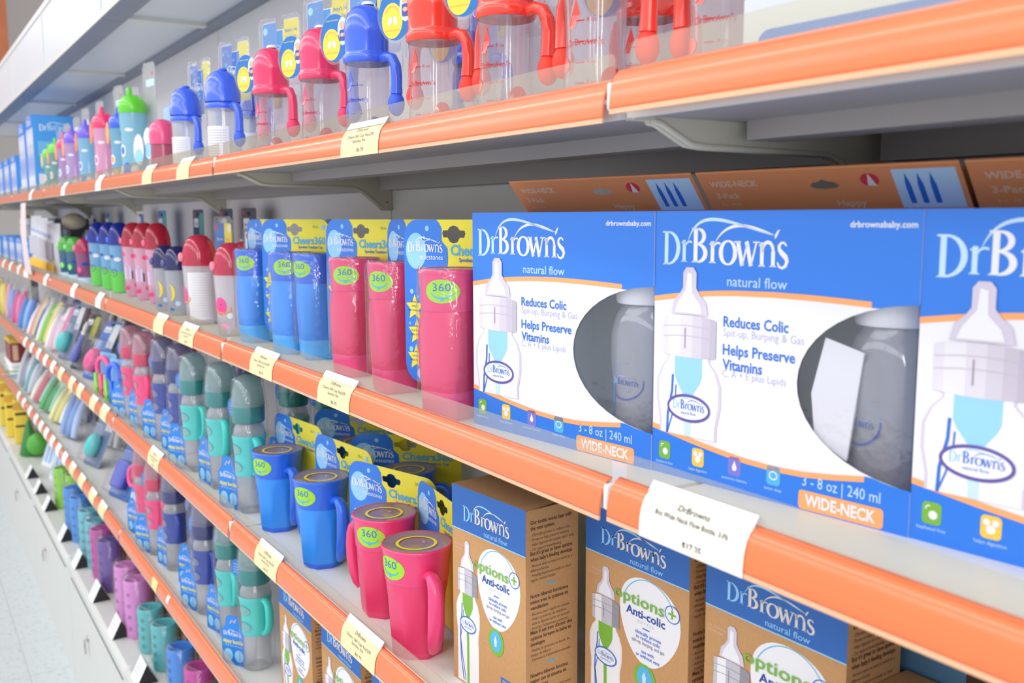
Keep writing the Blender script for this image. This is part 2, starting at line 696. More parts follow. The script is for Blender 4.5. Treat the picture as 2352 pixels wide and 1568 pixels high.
b = MB()
b.add([(-11, -4, 0), (3, -4, 0), (3, 1.2, 0), (-11, 1.2, 0)], [(0, 1, 2, 3)], floor_mat())
tag(b.obj('floor'), 'speckled pale grey vinyl tile floor of the shop aisle', None, None, 'structure')

for k in range(7):
    x1, x0 = J0 + 1 - k, J0 - k
    b = MB()
    b.box((x0 + 0.0015, YW, 0.0), (x1 - 0.0015, YW + 0.02, 2.32), WALLG)
    tag(b.obj('wall_back'), None, None, None, 'structure')
b = MB()
b.box((XL - 0.5, YW + 0.012, 0), (J0 + 1, YW + 0.03, 2.32), DARK)
tag(b.obj('wall_core'), None, None, None, 'structure')
b = MB()
b.box((-10.2, -4, 0), (-10.1, 2.2, 6.0), mat('far_wall_paint', (170, 164, 160), 0.8))
tag(b.obj('wall_far'), None, None, None, 'structure')
x, z = at_y(18, 60, 0.40)
b = MB()
b.box((-9.0, -0.55, 2.45), (-8.2, 0.846, 5.5), mat('brown_wood_panel', (170, 96, 58), 0.6, noise=0.2, nscale=6))
tag(b.obj('trim_wood_bulkhead'), None, None, None, 'structure')


def ordinal(i):
    return ('first', 'second', 'third', 'fourth', 'fifth', 'sixth', 'seventh', 'eighth', 'ninth', 'tenth', 'eleventh', 'twelfth',
            'thirteenth', 'fourteenth', 'fifteenth', 'sixteenth', 'seventeenth', 'eighteenth')[i]


TIER = ('top', 'second', 'third', 'lowest')
NEAR = ('nearest the camera', 'second from the camera', 'third from the camera', 'fourth from the camera', 'fifth from the camera', 'farthest down the aisle', 'hidden end')


# one shelf per bay and tier: deck, front lip, stiffener, back rail, brackets
def shelf_thing(o):
    x0, x1 = 0.004, 0.996
    MB().box((x0, 0.458, -0.008), (x1, YW - 0.001, 0), SHELFW).obj('deck', o)
    MB().box((x0 + .001, 0.4585, -0.0095), (x1 - .001, YW - 0.002, -0.0078), UNDERSHADE).obj('shade_sheet', o)  # sheet added below the deck, its grey standing in for shade
    MB().box((x0, 0.452, -0.012), (x1, 0.458, 0.0), SHELFW).obj('front_lip', o)
    b = MB()
    b.box((x0 + 0.012, 0.562, -0.024), (x1 - 0.012, 0.600, -0.008), STIFF)
    b.box((x0 + 0.012, 0.600, -0.018), (x1 - 0.012, 0.606, -0.008), STIFF)
    b.obj('stiffener', o)
    MB().box((x0 + 0.02, 0.715, -0.036), (x1 - 0.02, YW - 0.001, -0.008), STIFF).obj('rear_rail', o)
    poly = [(.459, -.0125), (.478, -.0125), (.485, -.0135), (.515, -.0275), (.530, -.029), (.672, -.0305), (.690, -.036), (.722, -.060), (.730, -.068), (YW - .001, -.068), (YW - .001, -.0085), (.459, -.0085)]
    for xb in (x0 - 0.0025, x1 - 0.0015):
        b = MB()
        n = len(poly)
        tri = tessellate_polygon([[Vector((p[0], p[1], 0)) for p in poly]])
        v = [(xb, p[0], p[1]) for p in poly] + [(xb + 0.003, p[0], p[1]) for p in poly]
        b.add(v, [tuple(t) for t in tri] + [(t[0] + n, t[2] + n, t[1] + n) for t in tri] + [(i, i + n, (i + 1) % n + n, (i + 1) % n) for i in range(n)], SHELFC)
        fl = poly[1:10]
        pts = [(xb + 0.0015, p[0], p[1]) for p in fl]
        b.tube(pts, 0.0028, SHELFC, 6)
        for (yy, zz) in ((.738, -.060), (.58, -.020)):
            b.lathe([(0.0001, 0.0046), (.004, .0046), (.004, .003)], DARK, 8, (xb, yy, zz), False)
        b.obj('bracket', o)


# the convex profile of the price rail (y, z) measured from its top edge
RAILP = [(0.000, 0.000), (-0.0045, -0.0022), (-0.0085, -0.0065), (-0.0108, -0.0125), (-0.0122, -0.0195), (-0.0127, -0.0265), (-0.0128, -0.0290), (-0.0128, -0.0324)]


def rail_pt(t, out=0.0):
    """point on the rail profile at 0..1, pushed out by `out`"""
    q = t * (len(RAILP) - 1)
    i = min(int(q), len(RAILP) - 2)
    f = q - i
    a, c = RAILP[i], RAILP[i + 1]
    dy, dz = c[0] - a[0], c[1] - a[1]
    L = math.hypot(dy, dz)
    return (a[0] + dy * f + dz / L * out, a[1] + dz * f - dy / L * out)


def rail_thing(o):
    x0, x1 = 0.006, 0.994
    b = MB()
    P = [rail_pt(i / 7) for i in range(7)]
    Q = [rail_pt(i / 7, -0.0016) for i in range(7)]
    pr = P + Q[::-1]
    rings = [[(x, p[0], p[1]) for p in pr] for x in (x0, x1)]
    b.loft(rings, ORANGE, True, True)
    b.obj('strip', o)
    b = MB()
    P = [rail_pt(1 - 1 / 7), rail_pt(1.0), rail_pt(1.0, -0.0016), rail_pt(1 - 1 / 7, -0.0016)]
    b.loft([[(x, p[0], p[1]) for p in P] for x in (x0, x1)], ORANGED, False, True)
    b.obj('lower_edge', o)
    b = MB()
    b.prism(rrect(x0 + 0.006, -0.006, x1 - 0.003, 0.0185, 0.006, 4, (1, 1, 0, 0)), 0.0012, 0.0024, RISER)
    b.obj('riser', o)
    b = MB()
    b.rbox((x1 + 0.0005, -0.010, -0.024), (x1 + 0.006, 0.006, -0.004), 0.003, CLIP)
    b.obj('end_clip', o)
    b = MB()
    b.box((x0 + 0.002, -0.001, -0.014), (x1 - 0.002, 0.0018, -0.0005), CLIP)
    b.obj('channel', o)


WHERE = ('nearest the camera', 'second along from the camera', 'third along from the camera', 'fourth along from the camera', 'fifth along from the camera', 'sixth along from the camera', 'last at the far end')
for s in range(4):
    for k in range(7):
        xb = J0 - k
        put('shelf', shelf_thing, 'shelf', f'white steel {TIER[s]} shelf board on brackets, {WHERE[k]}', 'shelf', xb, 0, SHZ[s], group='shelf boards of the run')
        dz = (0.005, 0.003, 0, 0)[s] if k == 0 else 0
        put('rail', rail_thing, 'price_rail', f'orange price rail along the {TIER[s]} shelf edge, {WHERE[k]}', 'price rail', xb, YR - dz * 0.6, TOPZ[s] + dz, group='orange price rails')


# base cabinets with keyed locks
def base_thing(o):
    x0, x1 = 0.002, 0.998
    h = BASEZ
    b = MB()
    b.rbox((x0, 0.4335, h - 0.045), (x1, 0.50, h), 0.016, BASEW, 4)
    b.obj('top_edge', o)
    MB().box((x0, 0.49, h - 0.012), (x1, YW - 0.001, h - 0.001), BASEW).obj('deck', o)
    b = MB()
    b.box((x0, 0.439, 0.0), (x1, 0.46, h - 0.04), BASEW)
    b.box((x0, 0.46, 0.0), (x0 + 0.01, YW - 0.001, h - 0.012), BASEW)
    b.obj('front_panel', o)
    MB().box((x0 + 0.06, 0.4375, h - 0.060), (x1 - 0.06, 0.4392, h - 0.057), DARK).obj('drawer_seam', o)
    b = MB()
    cx, cz = 0.36, h - 0.165
    b.lathe([(.011, -.004), (.011, .002), (.008, .004), (.0001, .004)], METAL, 16, (0, 0, 0), False)
    lk = b.obj('lock', o, xf=Matrix.Translation((cx, 0.4385, cz)) @ Matrix.Rotation(PI / 2, 4, 'X'))
    b = MB()
    b.tube([(cx + .011 * cos(a), 0.428 + 0.002 * sin(a), cz - .012 + .012 * sin(a)) for a in [2 * PI * i / 14 for i in range(15)]], 0.0012, METAL, 6)
    b.prism([(cx - .003 + q[0], cz - .05 + q[1]) for q in rrect(0, 0, .007, .028, .002)], 0.426, 0.4275, METAL)
    b.prism([(cx - .007 + q[0], cz - .026 + q[1]) for q in rrect(0, 0, .014, .012, .005)], 0.4255, 0.428, METAL)
    b.prism([(cx + .006 + q[0], cz - .045 + q[1]) for q in rrect(0, 0, .006, .024, .002)], 0.4285, 0.430, METAL)
    b.obj('key', lk)


for k in range(7):
    put('base', base_thing, 'base_cabinet', f'white locked base cabinet under the shelves, {WHERE[k]}', 'cabinet', J0 - k, 0, 0, group='base cabinets')


# canopy over the top shelf
def canopy_thing(o):
    x0, x1 = 0.001, 0.999
    zb, zt = CAMZ + 0.478, CAMZ + 0.682
    b = MB()
    b.box((x0, 0.468, zb + 0.012), (x1, 0.476, zt - 0.016), DIFF)
    b.obj('fascia_panel', o)
    b = MB()
    b.box((x0, 0.464, zt - 0.018), (x1, 0.482, zt), CANOPYW)
    b.obj('top_rail', o)
    b = MB()
    b.box((x0, 0.464, zb), (x1, 0.505, zb + 0.016), CANOPYW)
    b.obj('lower_rail', o)
    MB().box((x0, 0.466, zb - 0.0012), (x1, 0.522, zb), TRIMG).obj('bottom_trim', o)
    b = MB()
    b.box((x0, 0.4645, zb), (x0 + 0.010, 0.480, zt), CANOPYW)
    b.obj('fascia_stile', o)
    b = MB()
    b.box((x0, 0.500, zb + 0.010), (x1, 0.722, zb + 0.014), DIFF)
    b.obj('diffuser_panel', o)
    b = MB()
    b.box((x0 + 0.0005, 0.500, zb + 0.0005), (x0 + 0.030, 0.722, zb + 0.012), CANOPYW)
    b.obj('cross_bar', o)
    b = MB()
    b.box((x0, 0.712, zb + 0.0), (x1, YW - 0.001, zb + 0.024), TRIMG)
    b.obj('rear_rail', o)
    b = MB()
    b.box((x0, 0.482, zt - 0.012), (x1, YW - 0.001, zt - 0.006), CANOPYW)
    b.obj('lid', o)


for k in range(1, 7):
    put('canopy', canopy_thing, 'shelf_canopy', f'white panelled canopy box above the top shelf, bay {("", "second from the camera", "third from the camera", "fourth from the camera", "fifth from the camera", "sixth from the camera", "at the far end")[k]}', 'canopy', J0 - k, 0, 0, group='canopy boxes')


# ------------------------------------------------------------------ price tags on the rails
def price_tag(o, pale=False, lines=True, wd=0.1):
    body = mat('pale_cream_paper', (236, 230, 218), 0.7) if pale and lines else PAPER if pale else CREAM
    b = MB()
    h = wd / 2

    def strip(t0, t1, out, mt, n=6):
        P = [rail_pt(t0 + (t1 - t0) * i / n, out) for i in range(n + 1)]
        v = []
        for p in P:
            v += [(-h, p[0], p[1]), (h, p[0], p[1])]
        b.add(v, [(2 * i, 2 * i + 2, 2 * i + 3, 2 * i + 1) for i in range(n)], mt, False)
    strip(0.12, 1.0, 0.0007, body, 8)
    v = [(-h, -0.0052, -0.0012), (h, -0.0052, -0.0012), (h, 0.0, 0.0062), (-h, 0.0, 0.0062), (-h, 0.0004, 0.0062), (h, 0.0004, 0.0062), (h, -0.004, -0.002), (-h, -0.004, -0.002)]
    b.add(v, [(0, 1, 2, 3), (3, 2, 5, 4), (4, 5, 6, 7)], PAPER)
    b.obj('card', o)
    if lines:
        A = Art()
        L = 0.0372

        def fn(u, v2, l):
            t = min(1, max(0, v2 / L))
            p = rail_pt(t, 0.0011)
            return (u, p[0], p[1])
        ik = DARK if pale else INK
        A.text("DrBrowns", 0, 0.0105, -0.0040, ik, 1, align='c', fit=-0.030)
        A.text("8oz Wide Neck Flow Bottle, 3-Pk" if pale else "Cheers 360 Cup 9oz/270", 0, 0.0160, -0.0028, ik, 1, align='c', fit=-0.070)
        if not pale:
            A.text("Spoutless, Pink", 0, 0.0200, -0.0025, ik, 1, align='c', fit=-0.034)
        A.text(lines if isinstance(lines, str) else "$6.75", -0.004, 0.0290, -0.0044, ik, 1, align='c', fit=-0.018)
        b = MB()
        for (vv, tt, mt, layer) in A.items:
            b.add([fn(-p[0], p[1], layer) for p in vv], tt, mt)
        b.obj('print', o)


def tag_at(s, px, py, label, kind='cream', wd=None):
    x, z = at_y(px, py, YR - 0.008)
    dz = (0.005, 0.003, 0, 0)[s] if x > J0 else 0
    fns = {'cream': lambda o: price_tag(o), 'pale': lambda o: price_tag(o, True, "$17.25"), 'plain': lambda o: price_tag(o, False, False, 0.085), 'white': lambda o: price_tag(o, True, False, 0.075), 'wide': lambda o: price_tag(o, True, False, 0.15)}
    put('tag_' + kind, fns[kind], 'price_tag', label, 'price tag', x, YR - dz * 0.6, TOPZ[s] + dz, group='paper price tags on the orange rails', scale=(wd, 1, 1) if wd else None)


for px, py, kd, lb in ((833, 310, 'cream', 'cream price tag on the top orange rail under the blue straw cup'),
                       (425, 385, 'plain', 'cream price tag on the top rail beneath the two blue dome-lid cups, nearer one'),
                       (342, 400, 'plain', 'cream price tag on the top rail, below the small pink cup'),
                       (229, 412, 'white', 'white price tag on the top rail, below the pink straw bottle'),
                       (148, 433, 'white', 'white price tag on the top rail, below the purple straw bottles'),
                       (72, 442, 'white', 'white price tag on the top rail, below the tall blue carton')):
    tag_at(0, px, py, lb, kd)
for px, py, kd, lb in ((1598, 1200, 'pale', 'big pale price tag reading a price in dollars, under the blue and white cartons'),
                       (772, 880, 'cream', 'cream price tag on the second rail under the first tall pink cup'),
                       (605, 825, 'cream', 'cream price tag on the second rail under the tall blue cups'),
                       (432, 765, 'cream', 'cream price tag on the second rail under the pink-domed planet bottle'),
                       (368, 742, 'plain', 'cream price tag on the second rail under the navy-domed bottles'),
                       (229, 690, 'white', 'white price tag on the second rail under the blue and green bottles'),
                       (170, 668, 'white', 'white price tag on the second rail under the pink-lidded cup'),
                       (106, 643, 'white', 'white price tag on the second rail under the white pouches'),
                       (62, 622, 'wide', 'wide white paper tag on the second rail at the foot of the paper strip'),
                       (43, 606, 'white', 'white price tag on the second rail just beyond the paper strip'),
                       (24, 598, 'white', 'white price tag, second beyond the paper strip on the second rail'),
                       (8, 590, 'white', 'white price tag, third beyond the paper strip on the second rail')):
    tag_at(1, px, py, lb, kd)
for px, py, kd, lb in ((828, 1450, 'cream', 'cream price tag on the third rail in front of the nearer pink handled cup'),
                       (615, 1275, 'cream', 'cream price tag on the third rail in front of the blue handled cups'),
                       (355, 1035, 'cream', 'cream price tag on the third rail below the navy sippy bottles')):
    tag_at(2, px, py, lb, kd)
for i, (px, py) in enumerate(((239, 936), (214, 915), (183, 886), (164, 868), (139, 845), (121, 830), (104, 816), (88, 800), (72, 783), (57, 768))):
    tag_at(2, px, py, f'white-topped price tag on the third rail, {ordinal(i)} beyond the seam below the teethers', 'plain' if i < 5 else 'white')
x, z = at_y(357, 1332, YR - 0.009)
for i, (px, py) in enumerate(((234, 1150), (211, 1116), (186, 1083), (165, 1052), (147, 1026), (132, 1004), (118, 983), (104, 962), (92, 945), (80, 928), (66, 908), (52, 888), (40, 868))):
    tag_at(3, px, py, f'white-topped price tag on the lowest rail, {ordinal(i)} beyond the last plain orange stretch', 'plain' if i < 4 else 'white')


def sticker(o):
    price_tag(o, False, False, 0.038)


o = empty('rail_sticker', (x, YR, TOPZ[3]))
P = [rail_pt(0.25 + 0.65 * i / 5, 0.0007) for i in range(6)]
b = MB()
v = []
for p in P:
    v += [(-.024, p[0], p[1]), (.024, p[0], p[1])]
b.add(v, [(2 * i, 2 * i + 2, 2 * i + 3, 2 * i + 1) for i in range(5)], mat('pale_yellow_paper', (226, 218, 150), 0.7))
b.obj('paper', o)
tag(o, 'pale yellow sticker on the lowest orange rail', 'sticker')
x, z = at_y(386, 1363, YR - 0.009)
o = empty('rail_sticker', (x, YR, TOPZ[3]))
P = [rail_pt(0.2 + 0.35 * i / 3, 0.0007) for i in range(4)]
b = MB()
v = []
for p in P:
    v += [(-.009, p[0], p[1]), (.009, p[0], p[1])]
b.add(v, [(2 * i, 2 * i + 2, 2 * i + 3, 2 * i + 1) for i in range(3)], PAPER)
b.obj('paper', o)
tag(o, 'tiny white sticker on the lowest orange rail', 'sticker')


# ------------------------------------------------------------------ blue and white three-bottle carton
PW, PH, PD = 0.246, 0.218, 0.075


def interp(tab, u):
    for i in range(len(tab) - 1):
        if u <= tab[i + 1][0]:
            t = (u - tab[i][0]) / (tab[i + 1][0] - tab[i][0])
            t = max(0, t)
            return tab[i][1] + (tab[i + 1][1] - tab[i][1]) * t
    return tab[-1][1]


TOPC = [(0, .1443), (.022, .1475), (.045, .1501), (.068, .1520), (.09, .1532), (.125, .1540), (.157, .1537), (.185, .1529), (.21, .1519), (.246, .150)]
LOWC = [(0, .0418), (.045, .0350), (.075, .0313), (.10, .0288), (.13, .0276), (.158, .0285), (.185, .0315), (.21, .0352), (.246, .041)]


def curve_top(u):      # lower edge of the blue band
    return interp(TOPC, u)


def curve_low(u):      # upper edge of the lower blue band
    return interp(LOWC, u)


def bottle_print(A, cx, y0, y1, sc, layer=3, kraft=False):
    """the printed wide-neck bottle: teat, ring, shoulder outline, blue vent, oval mark"""
    P = lambda pts: [(cx + a * sc, y0 + c * (y1 - y0)) for a, c in pts]
    # body
    body = [(-.50, 0), (-.50, .08), (-.56, .2), (-.56, .32), (-.48, .40), (-.36, .455), (-.36, .50), (.36, .50), (.36, .455), (.48, .40), (.56, .32), (.56, .2), (.50, .08), (.50, 0)]
    A.poly(P(body), LILAC if not kraft else BEIGE, layer)
    inner = [(a * .93, c) for a, c in body]
    A.poly(P(inner), WHITE, layer + 1)
    vent = [(-.24, .50), (-.24, .36), (-.20, .32), (-.07, .245), (-.05, .0), (.05, .0), (.07, .245), (.20, .32), (.24, .36), (.24, .50)]
    A.poly(P(vent[:3] + [(-.08, .25), (.08, .25)] + vent[7:]), LEAF if kraft else SKY, layer + 2)
    A.poly(P([(-.05, .0), (.05, .0), (.07, .25), (-.07, .25)]), LEAF if kraft else PALEBLUE, layer + 2)
    # ring, shaded in soft upright bands as printed
    xs = [-.46, -.36, -.14, .06, .22, .36, .46]
    cap = lambda q: .47 + (.70 - .47) + .022 * (1 - (q / .46) ** 2)
    for i in range(6):
        x0, x1 = xs[i], xs[i + 1]
        mt = (GREYP, WHITE, GREYP, GREYP, GREYD, GREYD)[i] if kraft else RINGS[i]
        A.poly(P([(x0, .47 + .012 * (x0 / .46) ** 2), (x1, .47 + .012 * (x1 / .46) ** 2), (x1, cap(x1)), (x0, cap(x0))]), mt, layer + 3)
    for q in (.585, .645):
        A.ribbon(P([(-.455, q), (-.2, q + .012), (0, q + .015), (.2, q + .012), (.455, q)]), sc * .012, RINGS[4] if not kraft else GREYD, layer + 4)
    A.poly(P([(-.07, .525), (-.055, .525), (-.055, .645), (-.07, .645)]), GREYD, layer + 5)
    # teat
    A.poly(P([(-.32, .725), (.32, .725), (.28, .80), (.17, .845), (.115, .88), (.115, .97), (.06, 1.0), (-.06, 1.0), (-.115, .97), (-.115, .88), (-.17, .845), (-.28, .80)]), LILAC, layer + 3)
    A.poly(P([(-.25, .735), (.22, .735), (.18, .79), (.05, .85), (.04, .96), (-.04, .97), (-.06, .87), (-.2, .79)]), WHITE, layer + 4)
    A.ribbon(P([(-.36, 0), (-.35, .12), (-.28, .26), (-.27, .36)]), sc * .035, TXTBLUE, layer + 3)
    A.ribbon(P([(-.36, 0), (-.28, .10), (-.22, .22), (-.21, .3)]), sc * .02, TXTBLUE, layer + 3)
    ox, oy = P([(.02, .17)])[0]
    A.disc(ox, oy, sc * .36, (y1 - y0) * .075, WHITE, layer + 4)
    A.ring(ox, oy, sc * .36, (y1 - y0) * .075, sc * .035, OVAL if not kraft else TXTBLUE, layer + 5)
    A.logo(ox - sc * .28, oy - (y1 - y0) * .010, sc * .56, SKY, TXTBLUE, layer + 5)
    A.text('natural flow', ox, oy - (y1 - y0) * .038, (y1 - y0) * .018, TXTBLUE, layer + 5, align='c')


def three_pack(o):
    win = []
    cxw, cyw, WA, WB = .250, .0935, .101, .062
    for i in range(23):
        a = math.radians(92 + (268 - 92) * i / 22)
        u, v = cxw + WA * cos(a), cyw + WB * sin(a)
        if u <= PW - 0.001:
            win.append((u, v))
    ytop, ybot = win[0][1] + .002, win[-1][1] - .002
    outline = [(0, 0), (PW, 0), (PW, ybot)] + win[::-1] + [(PW, ytop), (PW, PH), (0, PH)]
    b = MB()
    b.prism(outline, 0, 0.0006, WHITE)
    A = Art()
    N = 41
    us = [PW * i / N for i in range(N + 1)]

    def inside_lim(u):   # top of the window at u, for clipping the artwork
        c = (u - cxw) / WA
        return None if abs(c) >= 1 else (cyw - WB * math.sqrt(1 - c * c), cyw + WB * math.sqrt(1 - c * c))
    for i in range(N):
        a, c = us[i], us[i + 1]
        la, lc = inside_lim(a), inside_lim(c)
        ya, yc = curve_top(a), curve_top(c)
        wa, wc = (la[1] if la else 0), (lc[1] if lc else 0)
        A.tris([(a, max(ya, wa)), (c, max(yc, wc)), (c, PH), (a, PH)], [(0, 1, 2, 3)], BLUE, 1)
        if ya > wa and yc > wc:
            A.tris([(a, ya), (c, yc), (c, yc + .0042), (a, ya + .0042)], [(0, 1, 2, 3)], ORLINE, 2)
        ya, yc = curve_low(a), curve_low(c)
        wa, wc = (la[0] if la else 9), (lc[0] if lc else 9)
        A.tris([(a, 0), (c, 0), (c, min(yc, wc)), (a, min(ya, wa))], [(0, 1, 2, 3)], BLUE, 1)
        if ya < wa and yc < wc:
            A.tris([(a, ya - .0042), (c, yc - .0042), (c, yc), (a, ya)], [(0, 1, 2, 3)], ORLINE, 2)
    A.logo(.0087, .1765, .130, PALEBLUE, WHITE, 2)
    A.text('natural flow', .1376, .1605, .0078, PALEBLUE, 2, align='r', fit=.058)
    A.text('drbrownsbaby.com', .242, .2060, .0042, WHITE, 2, .02, align='r', fit=.052)
    A.text('Reduces Colic', .0767, .1290, .0082, TXTBLUE, 2, .022, fit=.0635)
    A.text('Spit-up, Burping & Gas', .0767, .1215, .0062, FAINT, 2, fit=.078)
    A.text('Helps Preserve', .0767, .1072, .0082, TXTBLUE, 2, .022, fit=.0705)
    A.text('Vitamins', .0767, .0955, .0082, TXTBLUE, 2, .022, fit=.040)
    A.text('C, A + E plus Lipids', .0767, .0895, .0058, FAINT, 2, fit=.063)
    bottle_print(A, .0405, .036, .1735, .0635)
    for i, (u, mt) in enumerate(((.0147, LEAF), (.0528, YELICON), (.0919, PURICON), (.1305, TEALICON))):
        v = .0203
        A.rect(u - .0065, v - .0075, u + .0065, v + .0075, mt, 2, .003)
        if i == 0:
            A.disc(u + .001, v - .001, .003, .003, WHITE, 3, 12)
            A.ring(u - .002, v + .003, .002, .002, .0008, WHITE, 3, 60, 200, 8)
        elif i == 1:
            A.disc(u - .0028, v + .003, .0022, .0022, WHITE, 3, 10)
            A.disc(u + .0028, v + .003, .0022, .0022, WHITE, 3, 10)
            A.disc(u, v - .0015, .003, .003, WHITE, 3, 10)
        elif i == 2:
            A.poly([(u, v + .0045), (u - .0025, v - .001), (u - .0015, v - .0035), (u + .0015, v - .0035), (u + .0025, v - .001)], WHITE, 3)
        else:
            A.ring(u, v, .0036, .003, .0009, WHITE, 3)
        A.text(('bisphenol free', 'helps digestion', 'preserves vitamins', 'better sleep')[i], u, v - .0115, .0024, PALEBLUE, 2, align='c')
    A.text('3 - 8 oz | 240 ml', .1576, .0185, .0080, PALEBLUE, 2, fit=.066)
    A.rect(.1545, .0008, .2265, .0150, ORLINE, 2, .003)
    A.text('WIDE-NECK', .1905, .0040, .0085, WHITE, 3, .03, align='c', fit=.060)
    b.art(A, front_map(0, 0, 0))
    f = b.obj('front_panel', o)
    MB().box((PW - .104, .0009, ybot - .004), (PW - .001, .0012, ytop + .004), CLEARB).obj('window_film', f)
    inn = mat('grey_carton_lining', (176, 194, 202), 0.7)
    b = MB()
    b.box((0, .0006, 0), (.0006, PD, PH), BLUE)
    b.box((PW - .0006, .0006, 0), (PW, PD, ybot), BLUE)
    b.box((PW - .0006, .0006, ytop), (PW, PD, PH), BLUE)
    b.box((PW - .0006, .05, ybot), (PW, PD, ytop), BLUE)
    b.box((0, .0006, 0), (PW, PD, .0006), BLUE)
    b.box((0, .0006, PH - .0006), (PW, PD, PH), BLUE)
    b.box((0.0006, PD - .0006, 0.0006), (PW - .0006, PD, PH), inn)
    b.box((PW * .40, .001, .0006), (PW * .402, PD - .001, PH - .001), inn)
    b.obj('carton_body', o)
    # raised hanging tab at the back, leaning a little
    b = MB()
    hw, hh = PW * .985, .042
    x0 = .001
    hole = [(-.014, .0), (-.010, .003), (-.005, .0035), (0, .006), (.005, .0035), (.010, .003), (.014, .0), (.010, -.003), (0, -.004), (-.010, -.003)]
    hx, hz = x0 + hw * .52, hh * .58
    out = [(x0, hh), (x0 + .0, 0), (x0 + hw, 0), (x0 + hw, hh)]
    # tab with a real slot: keyhole polygon
    ring = [(hx + q[0], hz + q[1]) for q in hole]
    poly = [(x0, 0), (hx - .014, 0), (hx - .014, hz)] + [ring[i] for i in (9, 8, 7, 6)] + [(hx + .014, 0), (x0 + hw, 0), (x0 + hw, hh), (hx + .014, hh), (hx + .014, hz)] + [ring[i] for i in (5, 4, 3, 2, 1)] + [(hx - .014, hz), (hx - .014, hh), (x0, hh)]
    left = [(x0, 0), (hx - .014, 0), (hx - .014, hh), (x0, hh)]
    right = [(hx + .014, 0), (x0 + hw, 0), (x0 + hw, hh), (hx + .014, hh)]
    top = [(hx - .014, hh), (hx - .014, hz)] + [ring[i] for i in (1, 2, 3, 4, 5)] + [(hx + .014, hz), (hx + .014, hh)]
    bot = [(hx - .014, 0), (hx + .014, 0), (hx + .014, hz)] + [ring[i] for i in (7, 8, 9)] + [(hx - .014, hz)]
    for p in (left, right, top[::-1], bot):
        b.prism(p, 0, .0008, ORPK)
    A = Art()
    A.rect(x0, hh - .0016, x0 + hw, hh, ORLINE, 1)
    A.text('WIDE-NECK', x0 + .010, hh * .62, .0058, ORPK2, 1, .03, fit=.052)
    A.text('3-Pack', x0 + .012, hh * .33, .0058, ORPK2, 1, .02, fit=.026)
    A.text('8 oz / 240 ml', x0 + .014, hh * .14, .003, ORPK2, 1, fit=.02)
    A.text('Happy', hx + .006, hh * .10, .006, ORPK2, 1, .02, fit=.026)
    A.text('feeding', hx + .034, hh * .10, .006, ORPK, 2, fit=.028)
    A.disc(hx + .042, hh * .68, .008, .006, RED, 1, 18)
    A.poly([(hx + .042, hh * .82), (hx + .039, hh * .55), (hx + .047, hh * .55)], BEIGE, 2)
    A.rect(hx + .062, hh * .05, x0 + hw - .004, hh * .88, PALEBLUE, 1)
    for i in range(3):
        A.rect(hx + .070 + i * .010, hh * .15, hx + .0745 + i * .010, hh * .55, TXTBLUE, 2, .001)
        A.poly([(hx + .070 + i * .010, hh * .55), (hx + .0745 + i * .010, hh * .55), (hx + .0722 + i * .010, hh * .8)], TXTBLUE, 2)
    b.art(A, front_map(0, 0, 0))
    b.obj('hang_tab', o, xf=Matrix.Translation((0, PD - .001, PH)) @ Matrix.Rotation(math.radians(40), 4, 'X'))


def baby_bottle(o):
    """wide-neck bottle seen through the carton window"""
    b = MB()
    b.lathe([(.024, 0), (.027, .003), (.027, .05), (.029, .075), (.029, .095), (.025, .110), (.021, .116), (.021, .125)], CLEARGREY, 26)
    b.obj('bottle', o)
    b = MB()
    b.lathe([(.0245, .118), (.0255, .121), (.0255, .150), (.024, .155), (.0001, .155)], CLIP, 26)
    b.obj('collar', o)
    b = MB()
    b.lathe([(.006, .010), (.008, .05), (.012, .085), (.019, .10), (.019, .117)], clear('vent_grey_clear', (190, 206, 220), .25), 16, (0, 0, 0), False)
    b.obj('vent_insert', o)
    A = Art()
    A.ring(0, .060, .017, .014, .0012, DKBLUE, 1)
    A.logo(-.013, .057, .026, SKY, DKBLUE, 1)
    A.ribbon([(-.016, .008), (-.014, .03), (-.011, .055), (-.006, .074)], .0028, TXTBLUE, 1)
    b = MB()
    b.art(A, cyl_map(.0275))
    b.obj('print', o)


ANG = 7.0
row = [(-.847, .499), (-.6025, .5300), (-.3765, .5585)]
say = ('blue and white three-bottle carton beside the tall pink cups', 'blue and white three-bottle carton in the middle of the three', 'blue and white three-bottle carton nearest the camera')
for i, (x, y) in enumerate(row):
    put('three_pack', three_pack, 'bottle_carton', say[i], 'carton', x, y, S2, ANG, 'blue and white bottle cartons', (.925 if i == 1 else 1, 1, 1))
    q = .2085 * (.925 if i == 1 else 1)
    px, py = x + q * cos(math.radians(ANG)) - .037 * sin(math.radians(ANG)), y + q * sin(math.radians(ANG)) + .037 * cos(math.radians(ANG))
    put('bottle', baby_bottle, 'baby_bottle', 'clear baby bottle with white collar in the window of the ' + ('carton by the pink cups', 'middle carton', 'carton nearest the camera')[i], 'bottle', px, py, S2 + .0012, 4 if i == 0 else -14, 'bottles in carton windows', (1.22 if i != 1 else 1.12, 1.12, 1.16))

def leaflet(o):
    b = MB()
    b.prism([(0, .086), (.030, .078), (.020, .0), (-.006, .012), (-.010, .045)], 0, .0012, PAPER)
    b.obj('sheet', o)
    b = MB()
    b.prism([(.001, .085), (.029, .0775), (.019, .001), (-.004, .012), (-.009, .045)], .003, .004, PAPER)
    b.obj('folded_leaf', o)


